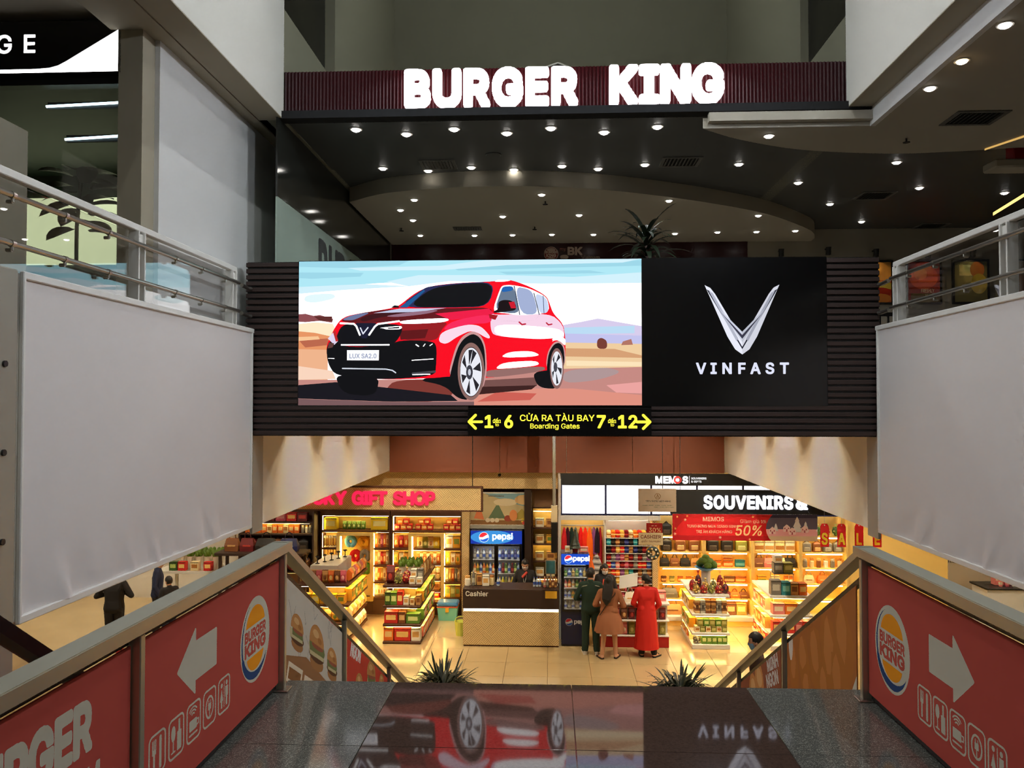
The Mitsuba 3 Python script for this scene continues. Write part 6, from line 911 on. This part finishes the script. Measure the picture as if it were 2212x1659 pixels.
add('pole', cyl((px_, 16.0, .2), (px_, 16.0, -2.1), .032, 12), 'grey_frame', k); add('box', cbx(px_ - .06, px_ + .065, 15.95, 16.05, -2.31, -1.99, .006), 'sign_cream', k); add('speaker', cbx(px_ - .06, px_ + .06, 15.94, 16.06, -2.9, -2.31, .01), 'black_metal', k)
for i, (ch, x) in enumerate(zip('SALE', (5.09, 5.40, 5.72, 6.05))):
    k = thing('sale_card', f'red hanging card with the yellow letter {ch}', 'card'); g = pg((-.08, -.215), (.08, -.215), (.08, .16), (.05, .215), (-.05, .215), (-.08, .16)); P = Plane((x, 15.5, -2.45), (1, 0, 0), (0, 0, 1))
    add('card', P.put(extr(g, .006, -.006)), 'red_paint', k); add('print', P.put(flat([(g, (214, 34, 36)), (pos(tp(ch, .2, True, .006, mid=True, sx=.66), 0, -.165), (246, 190, 50)), (oval(0, .185, .012, .012), (240, 220, 210))], .0008)), 'matt_print', k); add('cord', cyl((x, 15.503, -2.235), (x, 15.503, -1.55), .003, 5), 'steel', k)
# far right: perfume wall and stands
k = thing('perfume_wall', 'grey wall board with the dark name HUONG CHA over a pale counter', 'wall board'); add('board', cbx(8.75, 12.6, 19.4, 19.5, -4.98, -2.2, .01), mat('taupe', (176, 160, 134), .7), k)
add('lettering', Plane((8.98, 19.395, -3.52), (1, 0, 0), (0, 0, 1)).put(extr(tp('HUONG CHA', .24, False, .008, sx=.8), .006)), 'black_metal', k); add('small_lettering', Plane((8.98, 19.395, -3.68), (1, 0, 0), (0, 0, 1)).put(extr(tp('aromatic', .09, False), .006)), 'black_metal', k)
row('box', 9.9, 11.2, 18.9, -4.06, .2, .16, .34, ['pink', 'rose', 'white', 'maroon'], 'on the counter under the perfume wall', 6); row('bottle', 9.9, 11.2, 18.7, -4.06, .08, .08, .2, ['pink', 'rose', 'white'], 'in front of the perfume wall', 9)
k = thing('perfume_counter', 'pale counter under the grey perfume wall', 'counter'); add('body', cbx(9.6, 11.4, 18.55, 19.2, Z0, -4.1, .01), 'white_paint', k); add('top', cbx(9.56, 11.44, 18.5, 19.24, -4.1, -4.06, .006), 'black_metal', k)
# far left: displays seen between the banner and the stair rail
k = thing('souvenir_rack', 'dark wooden rack of bags and packets at the left end of the gift shop', 'shelf'); add('back_panel', bx(-7.3, -5.55, 19.3, 19.34, Z0, -2.4), 'shelf_wood', k)
for z in (-4.45, -3.92, -3.45, -3.04, -2.76): add('shelf_board', cbx(-7.3, -5.55, 18.85, 19.3, z - .04, z, .005), 'dark_wood', k)
for x in (-7.3, -5.55): add('upright', bx(x - .02, x + .02, 18.85, 19.3, Z0, -2.4), 'dark_wood', k)
add('light_strip', bx(-7.2, -5.65, 18.9, 18.93, -2.81, -2.797), 'emitter', k, emit=SE); add('light_strip', bx(-7.2, -5.65, 18.9, 18.93, -3.97, -3.957), 'emitter', k, emit=SE)
w6 = 'on the dark rack far left'
row('box', -7.2, -5.9, 19.0, -3.04, .12, .12, .2, ['orange', 'cream', 'orange'], w6 + ', upper tier', 10); row('jar', -5.88, -5.6, 19.0, -3.04, .08, .08, .18, ['grey', 'white'], w6 + ', upper corner', 3); row('box', -7.0, -5.7, 19.0, -2.76, .24, .14, .2, ['red', 'maroon', 'rose'], w6 + ', top', 5); row('backpack', -7.2, -5.65, 19.0, -3.45, .26, .14, .28, ['maroon', 'black', 'brown'], w6 + ', middle tier', 5); row('net', -6.6, -5.62, 18.98, -3.92, .22, .16, .4, ['tan', 'brown', 'rose'], w6 + ', basket tier', 5)
k = thing('bag_table', 'low table with dark handbags behind the left stair rail corner', 'table'); add('top', cbx(-7.5, -5.5, 17.9, 18.5, -3.39, -3.33, .006), 'dark_wood', k)
for x in (-7.4, -5.6):
    for y in (18.0, 18.4): add('leg', cbx(x - .03, x + .03, y - .03, y + .03, Z0, -3.39, .004), 'dark_wood', k)
for x, w, c in ((-7.2, .3, 'brown'), (-6.85, .3, 'maroon'), (-6.42, .44, 'black'), (-5.9, .4, 'navy')): put('bag', x, 18.2, -3.33, w, .16, .42, c, f'on the dark bag table, {ORD[(-7.2, -6.85, -6.42, -5.9).index(x)]} from left')
k = thing('herb_table', 'pale table of wrapped green herbs seen under the left banner', 'table'); add('top', cbx(-9.0, -7.5, 18.2, 19.2, -3.86, -3.8, .006), 'white_paint', k)
for x in (-8.9, -7.6):
    for y in (18.3, 19.1): add('leg', cbx(x - .03, x + .03, y - .03, y + .03, Z0, -3.86, .004), 'white_paint', k)
for i in range(12): put('wrap', -8.75 + .2 * (i % 6), 18.6 + .3 * (i // 6), -3.8, .19, .19, .44, 'white', f'on the pale herb table, {ORD[i % 6]} from left, ' + ('back line' if i > 5 else 'front line'), 'herbs on the pale table')
for i, (x, c) in enumerate(((-8.6, 'dark green'), (-8.4, 'red'), (-8.1, 'cream'), (-7.8, 'red'))): put('box', x, 18.32, -3.8, .18, .14, .2, c, f'along the front of the pale herb table, {ORD[i]} from left')
_herb = NAMES
for i in range(2):
    k = thing('planter_plant', ['spiky grass plant in a planter below the landing edge, on the left', 'spiky grass plant in a planter below the landing edge, on the right'][i], 'plant'); cx_, cy_ = ((-1.6, 12.05), (1.87, 12.05))[i]; q3 = random.Random(20 + i)
    add('planter', cbx(cx_ - .3, cx_ + .3, cy_ - .3, cy_ + .3, Z0, Z0 + .68, .02), 'pot', k); add('soil', bx(cx_ - .27, cx_ + .27, cy_ - .27, cy_ + .27, Z0 + .66, Z0 + .69), 'shelf_wood', k)
    bl_ = []
    for j in range(290):
        a = q3.uniform(0, 6.28); t = j / 290; el_ = .45 + 1.9 * t * q3.uniform(.6, 1); r = q3.uniform(.02, .2)
        bl_.append(leafblade((cx_ + r * math.cos(a), cy_ + r * math.sin(a), Z0 + .7 + .12 * t), (math.cos(a), math.sin(a), el_), q3.uniform(.46, .66), .036, q3.uniform(.3, .62) * (1 if j % 9 else .3), 6))
    for j, b in enumerate(bl_): add('leaf', b, 'foliage', k, smooth=True)
